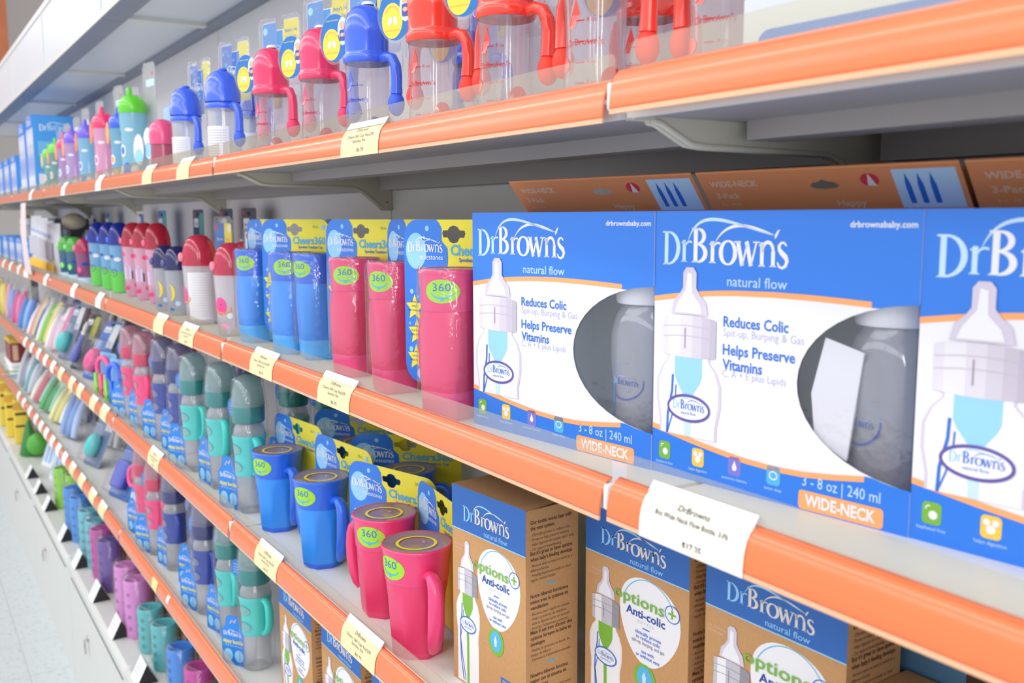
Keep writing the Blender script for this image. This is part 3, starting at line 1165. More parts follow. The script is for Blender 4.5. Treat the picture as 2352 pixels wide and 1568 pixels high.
q = .158
put('leaflet', leaflet, 'leaflet', 'white folded leaflet tucked inside the window of the middle carton', 'leaflet', row[1][0] + q * cos(math.radians(ANG)) - .0035 * sin(math.radians(ANG)), row[1][1] + q * sin(math.radians(ANG)) + .0035 * cos(math.radians(ANG)), S2 + .042, ANG)
for i, (x, y) in enumerate(((-.50, .634), (-.250, .6650))):
    put('three_pack', three_pack, 'bottle_carton', ('three-bottle carton in the second row, only its orange tab showing', 'three-bottle carton in the second row, nearest the camera, orange tab showing')[i], 'carton', x, y, S2, ANG, 'blue and white bottle cartons')


# ------------------------------------------------------------------ kraft single bottle boxes
KW, KH, KD = 0.130, 0.2248, 0.070


def kraft_box(o):
    b = MB()
    b.box((0, 0, 0), (KW, KD, KH - .001), KRAFT)
    A = Art()
    A.rect(0, KH * .785, KW, KH, BLUED, 1)
    A.rect(0, KH * .782, KW, KH * .787, SKY, 2)
    A.logo(.0212, .1885, .0825, SKY, BEIGE, 2)
    A.text('natural flow', .0997, .1795, .0058, SKY, 2, align='r', fit=.040)
    # cloud-shaped flash
    cloud = []
    for i in range(44):
        a = 2 * PI * i / 44
        rr = 1 + .035 * sin(3 * a + .6)
        cloud.append((.0835 + .0365 * rr * cos(a) * (1 + .10 * sin(a)), .1275 + .0435 * rr * sin(a)))
    A.poly(cloud, WHITE, 1)
    A.ring(.0835, .1285, .0345, .0405, .0009, TEALICON, 2, 35, 150, 20)
    A.text('options', .0405, .1405, .0118, LEAF, 8, .008, fit=.062)
    A.disc(.1115, .1466, .0082, .0082, WHITE, 2)
    A.ring(.1115, .1466, .0082, .0082, .0010, TXTBLUE, 3)
    A.rect(.1070, .1457, .1160, .1475, LEAF, 4)
    A.rect(.1106, .1421, .1124, .1511, LEAF, 5)
    A.text('Anti-colic', .0555, .1290, .0082, DKBLUE, 3, .02, fit=.048)
    A.text('B O T T L E', .080, .1235, .0028, GREYP, 3, align='c')
    A.rect(.0765, .1190, .0850, .1202, TXTBLUE, 3)
    for t, v, mt, f in (('clinically proven', .1125, TXTBLUE, .032), ('to reduce colic', .1078, TXTBLUE, .030), ('spit-up, burping, and gas', .1030, GREYD, .040), ('use with', .0945, TXTBLUE, .015), ('or without vent', .0898, TXTBLUE, .029)):
        A.text(t, .083, v, .0036, mt, 3, .01, align='c', fit=f)
    A.disc(.080, .0690, .0135, .0150, LEAF, 3)
    A.disc(.080, .0700, .0092, .0115, TEALICON, 4)
    A.poly([(.0778, .064), (.0812, .064), (.0822, .071), (.0795, .0765), (.0768, .071)], PALEBLUE, 5)
    bottle_print(A, .0285, .0515, .1657, .0395, 1, True)
    A.rect(.0285 - .0198, .002, .0285 + .0198, .0515, WHITE, 1)
    A.rect(.0285 - .002, .002, .0285 + .002, .0515, LEAF, 2)
    A.ribbon([(.0143, .0515), (.015, .03), (.020, .004)], .0016, TXTBLUE, 2)
    A.ribbon([(.0143, .0515), (.018, .03), (.024, .004)], .0012, TXTBLUE, 2)
    A.rect(.088, .008, .115, .034, TXTBLUE, 2)
    A.rect(.091, .010, .112, .032, GREYD, 3)
    A.text('No. 1 Pediatrician', .004, KH * .70, .0030, ORPK2, 2, fit=.018)
    A.text('recommended', .004, KH * .682, .0030, ORPK2, 2, fit=.015)
    b.art(A, front_map(0, 0, 0))
    b.obj('carton', o)
    # printed side with its small brown wording
    S = Art()
    lines = [('b', 'Our bottle works best with'), ('b', 'the vent system'), ('n', '- Clinically proven to reduce colic'), ('n', '- Proven to help preserve vitamins'), ('n', "- Helps digestion for a better night's sleep"), ('n', '- Can support breastfeeding'),
             ('b', "But it's great to have options"), ('b', "when baby's feeding develops"), ('n', '- Remove vent; no need to switch to a'), ('n', 'different bottle'), ('n', '- Feeding experience similar to most'), ('n', 'regular vented bottles'), ('x', ''), ('g', ''),
             ('b', 'Notre biberon fonctionne'), ('b', 'mieux avec le systeme de'), ('b', 'ventilation'), ('n', '- Reconnu pour reduire les coliques'), ('n', '- Aide a preserver les vitamines'), ('n', '- Aide la digestion pour un sommeil'), ('n', "- Favorise l'allaitement maternel"),
             ('b', "Mais il est bon d'avoir des"), ('b', 'options lorsque le bebe se'), ('b', 'developpe'), ('n', '- Retirez le systeme; pas besoin de'), ('n', 'changer de biberon'), ('n', "- Experience d'alimentation pareille"), ('x', ''), ('g', ''),
             ('b', 'Nuestro biberon funciona'), ('b', 'mejor con el sistema de'), ('b', 'ventilacion'), ('n', '- Clinicamente probado contra colicos'), ('n', '- Ayuda a preservar las vitaminas'), ('n', '- Ayuda a la digestion')]
    v = KH - .016
    for kd, t in lines:
        if kd == 'b':
            S.text(t, .006, v, .0040, KRAFTINK, 1, .025, fit=min(.056, .0021 * len(t)))
            v -= .0062
        elif kd == 'n':
            S.text(t, .006, v, .0030, KRAFTINK, 1, .0, fit=min(.058, .0015 * len(t)))
            v -= .0050
        elif kd == 'g':
            S.rect(.029, v + .001, .039, v + .003, TEALICON, 1)
            v -= .0095
        else:
            v -= .003
    b = MB()
    b.art(S, side_map(KW, 0, 0))
    b.obj('side_print', o)
    b = MB()
    b.box((.0, 0, KH - .001), (KW - .012, KD, KH), KRAFT)
    b.add([(KW - .012, 0, KH), (KW + .001, 0, KH - .001), (KW + .001, KD, KH + .004), (KW - .012, KD, KH + .002)], [(0, 1, 2, 3)], KRAFT)
    b.obj('top_flap', o)


for i, (x, y, s, a, lb) in enumerate(((-.8985, .500, S3, 5, 'kraft and blue bottle box on the third shelf, beside the pink handled cups'),
                                      (-.760, .580, S3, 3, 'kraft and blue bottle box on the third shelf, set back behind the rail seam'),
                                      (-.588, .582, S3, 2, 'kraft and blue bottle box on the third shelf, nearest the camera'),
                                      (-1.494, .500, S4, 0, 'kraft and blue bottle box on the lowest shelf, next to the teal bottle'),
                                      (-1.312, .502, S4, 0, 'kraft and blue bottle box on the lowest shelf, second from the teal bottle'),
                                      (-1.135, .504, S4, 0, 'kraft and blue bottle box on the lowest shelf, third from the teal bottle'))):
    put('kraft', kraft_box, 'bottle_box', lb, 'box', x, y, s, a, 'kraft bottle boxes', (1.0 if i == 0 else 1.12, 1, 1))


def low_kraft(o):
    b = MB()
    b.box((0, 0, 0), (.15, .12, .150), KRAFT)
    b.obj('carton', o)
    b = MB()
    b.add([(0, .0, .1505), (.15, .0, .1505), (.15, .12, .1505), (0, .12, .1505)], [(0, 1, 2, 3)], KRAFT)
    b.box((0, .058, .1505), (.15, .062, .1515), KRAFT)
    b.obj('lid_flaps', o)


put('low_kraft', low_kraft, 'carton', 'plain low kraft carton on the third shelf, its closed top under the rail', 'carton', -.440, .545, S3, 2)


def animal_box(o):
    db = mat('slate_blue_carton', (92, 140, 178), 0.6, noise=0.05)
    br = mat('brown_animal_print', (84, 56, 46), 0.7)
    b = MB()
    b.box((0, 0, 0), (.20, .07, .225), db)
    A = Art()
    A.text('soft touch', .012, .200, .010, GREYP, 1, .03, fit=.062)
    A.text('nipple shield', .012, .184, .010, GREYP, 1, .03, fit=.05)
    # dark long-nosed animal
    A.disc(.105, .150, .045, .024, br, 1, 24, -.35)
    A.disc(.068, .176, .018, .010, br, 1, 18, .1)
    A.disc(.050, .179, .012, .005, br, 1, 12, .2)
    A.disc(.150, .130, .045, .03, br, 1, 24, -.3)
    b.art(A, front_map(0, 0, 0))
    b.obj('carton', o)


put('animal_box', animal_box, 'carton', 'slate blue carton with a dark brown animal print, behind the kraft boxes', 'carton', -.460, .672, S3, 0)


# ------------------------------------------------------------------ milestone cards shared by the spoutless cups
def cheers_card(b, W, H, small):
    """hang card facing -y, origin at its lower middle; blue and yellow with stars"""
    hole_u, hole_v = W / 2, H - .017
    hole = [(-.019, .002), (-.017, .005), (-.010, .005), (-.006, .009), (0, .0105), (.006, .009), (.010, .005), (.017, .005), (.019, .002), (.017, -.003), (.010, -.003), (.006, -.008), (0, -.0095), (-.006, -.008), (-.010, -.003), (-.017, -.003)]
    R = [(hole_u + q[0], hole_v + q[1]) for q in hole]
    r = .022
    out = rrect(0, 0, W, H, r, 5)
    # split into left part, right part, pieces above and below the slot
    hl, hr = hole_u - .019, hole_u + .019
    hm = hole_v + .002
    lft = [p for p in out if p[0] < hl]
    rgt = [p for p in out if p[0] > hr]
    n = len(out)
    left = [(hl, H)] + [p for p in out if p[0] <= hl] + [(hl, 0)]
    k = [i for i, p in enumerate(out) if p[0] >= hr]
    rt = [p for p in out[len(out) * 3 // 4:] if p[0] >= hr] + [p for p in out[:len(out) // 4 + 1] if p[0] >= hr]
    right = [(hr, 0)] + rt + [(hr, H)]
    top = [(hl, H), (hl, hm)] + R[1:8] + [(hr, hm), (hr, H)]
    bot = [(hl, 0), (hr, 0), (hr, hm)] + R[9:16] + [(hl, hm)]
    back = mat('card_board_back', (200, 200, 190), 0.8)
    for p in (left, right, top, bot):
        b.prism([(q[0] - W / 2, q[1]) for q in p], 0, .0007, YEL, back)
    A = Art()
    # blue field: big round front on the left part plus a column down the side
    bl = []
    for i in range(15):
        a = math.radians(-62 + 112 * i / 14)
        bl.append((W * .10 + W * .345 * cos(a), H - .042 + .058 * sin(a)))
    bl = [p for p in bl if p[1] < H] + [(W * .33, H)]
    lc = rrect(0, 0, W * .5, H, r, 5)
    corner_t = [p for p in lc if p[0] < r + 1e-6 and p[1] > H / 2]
    corner_b = [p for p in lc if p[0] < r + 1e-6 and p[1] < H / 2]
    # keep clear of the slot
    bl = [(min(p[0], hl - .0005) if p[1] > hole_v - .011 else p[0], p[1]) for p in bl]
    A.poly([(W * .265, 0)] + [(W * .265, H - .098)] + bl + corner_t + corner_b, BLUE, 1)
    A.disc(W * .125, H - .036, W * .105, .021, SKY, 2)
    for u, v, q in ((.24, 1 - .010 / H, .014), (.205, 1 - .021 / H, .011), (.262, 1 - .022 / H, .006), (.075, .56, .013), (.185, .555, .013), (.14, .53, .006), (.06, .20, .014), (.20, .06, .008), (.21, .17, .012), (.05, .36, .007)):
        A.disc(W * u, H * v, W * q * 1.35, W * q * 1.35, SKY, 2, 14)
    A.logo(W * .035, H - .037, W * .36, WHITE, WHITE, 3)
    A.text('milestones', W * .395, H - .0455, .0062, WHITE, 3, align='r', fit=W * .23)
    for i, (u, v) in enumerate(((.105, .46), (.125, .31), (.115, .15))):
        A.star(W * u, H * v, W * .095, YEL, 3)
        for j, t in enumerate((("Celebrate", "baby's", "next milestone!"), ("Celebre", "la prochaine", "etape de bebe!"), ("Celebre", "a proxima", "etapa do bebe!"))[i]):
            A.text(t, W * u, H * v + .006 - j * .005, .0026, DKBLUE, 4, align='c', fit=.0016 * len(t))
    A.disc(W * .16, H * .055, W * .04, W * .038, PALEBLUE, 3)
    A.disc(W * .17, H * .085, W * .022, W * .012, LEAF, 4, 14, .5)
    A.text('Cheers360', W * .47, H - .0395, .0115, TEALICON, 3, .03, fit=W * .46)
    A.text('Spoutless Transition Cup', W * .55, H - .0465, .0042, TXTBLUE, 3, .02, fit=W * .34)
    A.text('200 mL' if small else '300 mL', W * .76, H - .014, .0042, LEAF, 3, fit=W * .08)
    A.disc(W * .905, H - .013, W * .024, W * .024, SKY, 3, 16)
    for j in range(5):
        A.text(('6m+', 'drink from', 'any edge', 'spill free', 'top rack')[j], W * .80, H * (.44 - .06 * j), .004, ORLINE if j % 2 else TXTBLUE, 3)
    b.art(A, lambda u, v, l: (u - W / 2, -l * EPS, v))
    return b


def sticker360(b, radf, z, a=0.0, w=.0195, h=.0125):
    A = Art()
    A.disc(0, 0, w, h, GREEN, 1, 36)
    A.text('360', 0, .0002, h * .68, TXTBLUE, 2, .0, align='c', fit=w * 1.02)
    A.ring(w * .55, h * .72, .0009, .0009, .0004, TXTBLUE, 2, 0, 360, 8)
    A.ring(0, -.0006, w * .62, h * .52, h * .16, TEALICON, 2, 188, 352, 20, 0, lambda q: .35 + .65 * sin(PI * q))
    A.star(0, -h * .62, h * .22, TEALICON, 3)
    b.art(A, cyl_map(radf, z, a))
    return b


def cup_mats(c):
    if c == 'pink':
        return (mat('pink_cup_lid', (232, 62, 120), 0.3, coat=0.4), mat('pink_cup_body', (226, 56, 108), 0.38, coat=0.3), mat('pink_cup_base', (240, 84, 140), 0.35, coat=0.3))
    return (mat('blue_cup_lid', (40, 104, 222), 0.3, coat=0.4), mat('blue_cup_body', (48, 142, 238), 0.38, coat=0.3), mat('blue_cup_base', (92, 180, 248), 0.35, coat=0.3))


def lid_top(b, r, z):
    A = Art()
    A.ring(0, 0, r * .60, r * .60, r * .10, YEL, 1, 0, 360, 40)
    A.text('clic', 0, r * .2, r * .1, WHITE, 1, align='c')
    for (vv, tt, mt, layer) in A.items:
        b.add([(p[0], p[1], z + layer * EPS) for p in vv], tt, mt)


def tall_cup(c):
    def f(o):
        lid, body, base = cup_mats(c)
        b = MB()
        b.lathe([(.0318, .116), (.0322, .118), (.0335, .150), (.0345, .156), (.0350, .1585), (.0340, .160), (.0325, .1595)], lid, 36, caps=False)
        lb = b.obj('lid_band', o)
        b = MB()
        b.lathe([(.0326, .1592), (.024, .1582), (.0001, .1578)], clear('grey_clear_lid', (232, 222, 230), .72, .15, .5, (204, 184, 196)), 36, caps=False)
        b.obj('lid_disc', o)
        b = MB()
        b.lathe([(.0312, .116, .0), (.0308, .110, .1), (.0300, .090, .4), (.0285, .055, .55), (.0268, .030, .6)], body, 40, caps=False)
        b.obj('cup_body', o)
        b = MB()
        b.lathe([(.0268, .030, .6), (.0268, .027, .6), (.0262, .010, .6), (.0255, .003, .6), (.0235, .0, .6)], base, 40)
        b.obj('cup_base', o)
        b = MB()
        sticker360(b, lambda z: .0318 + (z - .116) * .043, .1375, .52)
        b.obj('sticker', lb)
        b = MB()
        cheers_card(b, .170, .190, False)
        b.obj('hang_card', o, xf=Matrix.Translation((-.0375, .0405, .021)))
        b = MB()
        rings = []
        for z in (.024, .155, .1625):
            rr = .0375 if z < .16 else .034
            ring = [(-rr, .0385, z)] + [(rr * cos(a), rr * sin(a), z) for a in [PI + PI * i / 16 for i in range(17)]] + [(rr, .0385, z)]
            rings.append(ring)
        b.loft(rings, CLEARB, True, False, False)
        b.obj('blister', o)
    return f


def handle_cup(c):
    def f(o):
        lid, body, base = cup_mats(c)
        b = MB()
        b.lathe([(.0375, .092), (.0380, .094), (.0400, .124), (.0412, .130), (.0420, .1325), (.0410, .1345), (.0392, .1342)], lid, 40, caps=False)
        lb = b.obj('lid_band', o)
        b = MB()
        b.lathe([(.0393, .1340), (.028, .1318), (.0001, .1312)], clear('grey_clear_lid', (232, 222, 230), .72, .15, .5, (204, 184, 196)), 36, caps=False)
        lid_top(b, .038, .1326)
        b.obj('lid_disc', o)
        b = MB()
        b.lathe([(.0368, .092, 0), (.0362, .082, 0), (.0352, .072, 8), (.0318, .016, 8), (.0312, .008, 8)], body, 48, caps=False)
        b.obj('cup_body', o)
        b = MB()
        b.lathe([(.0312, .008, 8), (.0308, .003, 8), (.0292, .0, 8)], lid, 48)
        b.obj('cup_base', o)
        for sgn in (-1, 1):
            b = MB()
            pts = [(.036, .104), (.046, .108), (.055, .1075), (.0615, .102), (.0645, .092), (.0655, .076), (.0645, .058), (.0610, .040), (.0560, .026), (.0515, .019)]
            rad = [.0055, .006, .0066, .0072, .0076, .008, .0082, .0078, .0066, .0040]
            b.tube([(sgn * p[0], 0, p[1]) for p in pts], rad, lid, 12, 1.25)
            b.obj('handle', o)
        b = MB()
        sticker360(b, lambda z: .0378 + (z - .092) * .066, .112, .33, .0215, .0140)
        b.obj('sticker', lb)
        b = MB()
        cheers_card(b, .180, .165, True)
        b.obj('hang_card', o, xf=Matrix.Translation((-.038 if c == 'pink' else -.018, .047, .010)))
    return f


TALL = (('pink', -.893, .4985, 14, 'tall pink spoutless cup right against the blue and white cartons'),
        ('pink', -1.064, .516, -2, 'tall pink spoutless cup in the middle of the three pink ones'),
        ('pink', -1.209, .526, 13, 'tall pink spoutless cup standing next to the tall blue cups'),
        ('blue', -1.385, .540, -10, 'tall blue spoutless cup half hidden behind the pink cup card'),
        ('blue', -1.465, .530, 20, 'tall blue spoutless cup in the middle of the three blue ones'),
        ('blue', -1.635, .527, 6, 'tall blue spoutless cup beside the pink-domed planet bottles'))
for c, x, y, a, lb in TALL:
    put('tall_' + c, tall_cup(c), 'trainer_cup', lb, 'cup', x, y, S2, a, f'tall {c} spoutless cups', (.93, 1, 1) if a == -2 else None)
for c, x, y, a, lb in (('pink', -.981, .497, -8, 'pink two-handled cup next to the kraft box'),
                       ('pink', -1.108, .515, 16, 'pink two-handled cup beside the blue handled cups'),
                       ('blue', -1.320, .512, 6, 'blue two-handled cup next to the pink handled cups'),
                       ('blue', -1.518, .514, 6, 'blue two-handled cup beside the teal sippy bottles'),
                       ('blue', -1.285, .640, 48, 'blue two-handled cup in the dark second row, card edge-on'),
                       ('blue', -1.500, .650, 40, 'blue two-handled cup in the second row behind the blue ones'),
                       ('pink', -.955, .622, 2, 'pink two-handled cup in the second row behind the kraft box')):
    put('handle_' + c, handle_cup(c), 'handled_cup', lb, 'cup', x, y, S3, a, f'{c} two-handled spoutless cups')


# ------------------------------------------------------------------ top shelf: clear training cups with side handles
TINT = {'pink': (240, 60, 110), 'red': (252, 66, 48), 'blue': (62, 104, 236)}


def trainer(c, style=0):
    """style 0: clear cup with straw lid, round tag; 1: dome-lidded blue cup with paper label"""
    def f(o):
        col = mat(c + '_trainer_plastic', TINT[c], 0.22, coat=0.5)
        soft = mat(c + '_handle_grip', TINT[c], 0.6)
        trans = clear(c + '_print_on_clear', TINT[c], .45, .1, .3)
        b = MB()
        if style == 0:
            b.lathe([(.023, .0), (.0275, .003), (.0285, .02), (.0265, .045), (.0255, .062), (.0265, .09), (.028, .112)], MILKY if c != 'blue' else MILKY, 28)
        else:
            b.lathe([(.024, .0), (.029, .003), (.029, .05), (.0285, .085), (.029, .112)], CLEARGREY, 28)
        body = b.obj('cup_body', o)
        b = MB()
        A = Art()
        if style == 0:
            for i in range(4):
                A.rect(-.020, .028 + i * .017, -.012, .0292 + i * .017, trans, 1)
                A.text(str(2 * (i + 1)) + ' oz', -.010, .0275 + i * .017, .0034, trans, 1)
            A.disc(-.034, .045, .006, .006, col, 1, 16)
            A.disc(.012, .03, .010, .012, trans, 1, 18)
            A.poly([(-.030, .075), (-.020, .098), (-.016, .085), (-.022, .074)], col, 1)
            A.text("DrBrown's", -.03, .060, .0055, trans, 1)
            b.art(A, cyl_map(lambda z: interp([(0, .0280), (.02, .0286), (.045, .0267), (.062, .0257), (.09, .0266), (.112, .0281)], z), 0, .72))
            b.obj('print', body)
        else:
            A.rect(-.004, .004, .040, .078, WHITE, 1)
            for i in range(14):
                A.text('spoutless care notes keep clean and dry', -.001, .070 - i * .0045, .0022, GREYD, 2, fit=.036)
            b.art(A, cyl_map(.0293))
            b.obj('paper_label', body)
        # collar and cap
        b = MB()
        b.lathe([(.028, .108), (.0298, .110), (.0302, .116), (.0288, .119), (.0275, .122), (.0275, .124)], col, 28, caps=False)
        b.obj('collar', o)
        b = MB()
        if style == 0:
            b.lathe([(.0275, .122), (.0276, .142), (.0281, .144), (.0281, .150), (.0268, .160), (.0232, .169), (.0165, .1762), (.008, .1797), (.0001, .1805)], col, 28, caps=False)
        else:
            b.lathe([(.0310, .121), (.0312, .138), (.0295, .142), (.0290, .150), (.0260, .162), (.0190, .1715), (.010, .1755), (.0001, .1765)], col, 28, caps=False)
        cap = b.obj('cap', o)
        b = MB()
        b.lathe([(.008, 0), (.008, .002), (.006, .004), (.0001, .0045)], CLIP if style == 0 else soft, 12, (.004, 0, .1795 if style == 0 else .1755), False)
        b.obj('vent_button', cap)
        for sgn in (-1, 1):
            b = MB()
            HX = Matrix.Rotation(-.38 if sgn < 0 else .06, 4, 'Z')
            pts = [(.027, .113), (.038, .1145), (.0465, .111), (.0515, .102), (.0530, .090), (.0525, .078), (.0520, .068)]
            b.tube([(sgn * p[0], -.002, p[1]) for p in pts], [.0055, .006, .0066, .0068, .0070, .0072, .0080], col, 12)
            h = b.obj('handle', o, xf=HX)
            b = MB()
            b.ball((sgn * .0518, -.002, .056), .0104, soft, 14, 1.45)
            b.obj('grip', h, xf=HX)
        if style == 0:
            b = MB()
            b.tube([(.004, .002, .006), (-.002, .0, .06), (.003, .0, .12)], .0022, CLEAR, 8)
            b.obj('straw', o)
        # card and clear pack
        b = MB()
        A = Art()
        W, H = .100, .235
        pts = rrect(-W / 2, .13, W / 2, H, .007)
        nt = [(-.008, H + .001), (-.008, H - .014), (.008, H - .014), (.008, H + .001)]
        lo = [p for p in pts]
        b.prism(rrect(-W / 2, .13, -.010, H, .006, 4, (0, 1, 1, 0)), 0, .0006, WHITE)
        b.prism(rrect(.010, .13, W / 2, H, .006, 4, (1, 0, 0, 1)), 0, .0006, WHITE)
        b.prism([(-.010, .13), (.010, .13), (.010, H - .014), (-.010, H - .014)], 0, .0006, WHITE)
        if style == 0:
            A.poly(rrect(-W / 2 + .001, .131, -.0105, H - .001, .005, 4, (0, 1, 1, 0)), mat('card_steel_blue', (70, 140, 206), .45), 1)
            A.rect(-.0105, .131, .006, H - .015, mat('card_steel_blue', (70, 140, 206), .45), 1)
            A.poly(rrect(.006, .150, W / 2 - .001, H - .001, .005, 4, (1, 0, 0, 0)) if False else [(.012, .150), (W / 2 - .001, .150), (W / 2 - .001, H - .004), (W / 2 - .004, H - .001), (.0105, H - .001), (.004, .195)], YEL, 1)
            A.disc(-.041, .222, .006, .006, SKY, 2, 14)
            A.logo(-.046, .185, .052, WHITE, WHITE, 2)
            for i, t in enumerate(("Baby's 1st", 'Straw Cup', 'Premier Gobelet', 'a Paille de bebe')):
                A.text(t, .013, .215 - i * .011, .0050, TXTBLUE, 2, .01, fit=min(.034, .0032 * len(t)))
            A.rect(.020, .158, .024, .170, TXTBLUE, 2)
            A.disc(.030, .164, .003, .003, RED, 2, 10)
            A.rect(.036, .158, .040, .170, TXTBLUE, 2)
        else:
            A.poly(rrect(-W / 2 + .001, .131, -.0105, H - .001, .005, 4, (0, 1, 1, 0)), mat('card_deep_blue', (34, 98, 186), .45), 1)
            A.rect(-.0105, .131, .016, H - .015, mat('card_deep_blue', (34, 98, 186), .45), 1)
            A.poly([(.016, .131), (W / 2 - .001, .131), (W / 2 - .001, H - .001), (.0105, H - .001), (.020, .19)], YEL, 1)
            for i in range(18):
                A.disc(-.045 + random.random() * .05, .15 + random.random() * .08, .0015 + .003 * random.random(), .003, TEALICON, 2, 8)
            A.logo(-.046, .180, .060, WHITE, WHITE, 3)
        b.art(A, front_map(0, 0, 0))
        b.obj('hang_card', o, xf=Matrix.Translation((-.044, .052, 0)))
        b = MB()
        Wc, Hc = W + .010, H + .006
        b.prism(rrect(-Wc / 2, .10, -.008, Hc, .008, 4), 0, .0012, CLEARB)
        b.prism(rrect(.008, .10, Wc / 2, Hc, .008, 4), 0, .0012, CLEARB)
        b.tube([(-Wc / 2, 0, .11), (-Wc / 2, 0, Hc - .006), (-Wc / 2 + .006, 0, Hc), (-.009, 0, Hc), (-.009, 0, Hc - .016), (.009, 0, Hc - .016), (.009, 0, Hc), (Wc / 2 - .006, 0, Hc), (Wc / 2, 0, Hc - .006), (Wc / 2, 0, .11)], .0013, CLEAR, 5)
        b.obj('clear_pack', o, xf=Matrix.Translation((-.044, .0505, 0)))
        if style == 0:
            b = MB()
            b.prism([(.033 * cos(a) * (1 - .12 * abs(sin(a))), .038 * sin(a)) for a in [2 * PI * i / 28 for i in range(28)]], 0, .0015, CLEAR)
            A = Art()
            A.disc(0, 0, .0285, .0340, mat('tag_ocean_blue', (30, 112, 190), .45), 1, 28)
            A.disc(-.006, -.009, .0180, .0225, mat('tag_amber_yellow', (250, 208, 66), .45), 2, 24)
            A.disc(.017, .008, .0098, .020, PALEBLUE, 2, 18)
            A.disc(.0165, .016, .0056, .0062, mat('photo_skin_print', (226, 178, 150), .6), 3, 14)
            A.rect(.011, -.006, .022, .010, mat('photo_blue_print', (70, 90, 160), .6), 3, .003)
            A.disc(.0165, .003, .004, .003, mat('photo_skin_print', (226, 178, 150), .6), 4, 10)
            A.ring(-.006, -.007, .013, .016, .0016, ORLINE, 3, 30, 150, 14)
            A.disc(-.010, -.009, .0034, .0058, PALEBLUE, 3, 12, -.3)
            A.disc(-.0005, -.009, .0034, .0058, WHITE, 3, 12, .3)
            A.text('supports healthy', -.004, .024, .0026, YEL, 2, align='c')
            A.text('oral development', -.006, -.022, .0026, ORLINE, 3, align='c')
            b.art(A, front_map(0, 0, 0))
            b.obj('round_tag', o, xf=Matrix.Translation((-.036, -.022, .142)) @ Matrix.Rotation(.1, 4, 'Z') @ Matrix.Scale(.86, 4))
    return f


TR = (('red', 0, -.545, .545, 14, 'red clear training cup in shade behind the pale carton, end of its row'),
      ('red', 0, -.672, .520, 16, 'red clear training cup, nearest one with its cap above view'),
      ('red', 0, -.815, .520, 16, 'red clear training cup, second from the pale carton'),
      ('red', 0, -.965, .520, 16, 'red clear training cup beside the blue straw cup'),
      ('blue', 0, -1.140, .520, 16, 'blue-capped clear straw cup between the red and pink ones'),
      ('pink', 0, -1.310, .525, 16, 'pink-capped clear straw cup next to the blue-capped one'),
      ('pink', 0, -1.500, .520, 16, 'pink-capped clear straw cup next to the blue dome-lid cups'),
      ('red', 0, -.745, .640, 16, 'red clear training cup in the second row behind the red cups'),
      ('blue', 0, -1.075, .640, 16, 'blue-capped clear straw cup in the second row behind its neighbours'),
      ('blue', 1, -1.745, .515, 12, 'blue dome-lid cup with a white label at the rail seam'),
      ('blue', 1, -1.850, .610, 10, 'blue dome-lid cup tucked behind the labelled one at the seam'),
      ('blue', 1, -2.010, .518, 8, 'blue dome-lid cup beside the small pink cup with oval tags'))
for c, st, x, y, a, lb in TR:
    put(f'trainer_{c}{st}', trainer(c, st), 'training_cup', lb, 'cup', x, y, S1, a, 'training cups with side handles')


def pale_carton(o):
    pb = mat('pale_lavender_print', (206, 214, 242), .5)
    b = MB()
    b.rbox((0, 0, 0), (.26, .10, .225), .002, pb)
    A = Art()
    A.rect(.0, .0, .26, .062, mat('silver_grey_print', (206, 210, 216), .4), 1)
    A.rect(.012, .018, .245, .040, mat('carton_band_blue', (74, 122, 200), .5), 2, .010)
    A.text('natural flow', .020, .024, .008, PALEBLUE, 3, .01, fit=.045)
    A.disc(.030, .112, .013, .045, LILAC, 2)
    A.disc(.062, .112, .012, .045, LILAC, 2)
    A.poly([(.160, .018), (.172, .018), (.170, .042)], WHITE, 4)
    A.logo(.09, .17, .13, TXTBLUE, TXTBLUE, 2)
    b.art(A, front_map(0, 0, 0))
    b.obj('carton_body', o)


put('pale_carton', pale_carton, 'carton', 'pale lavender carton with a blue band, nearest the camera on the top shelf', 'carton', -.478, .496, S1, 3)


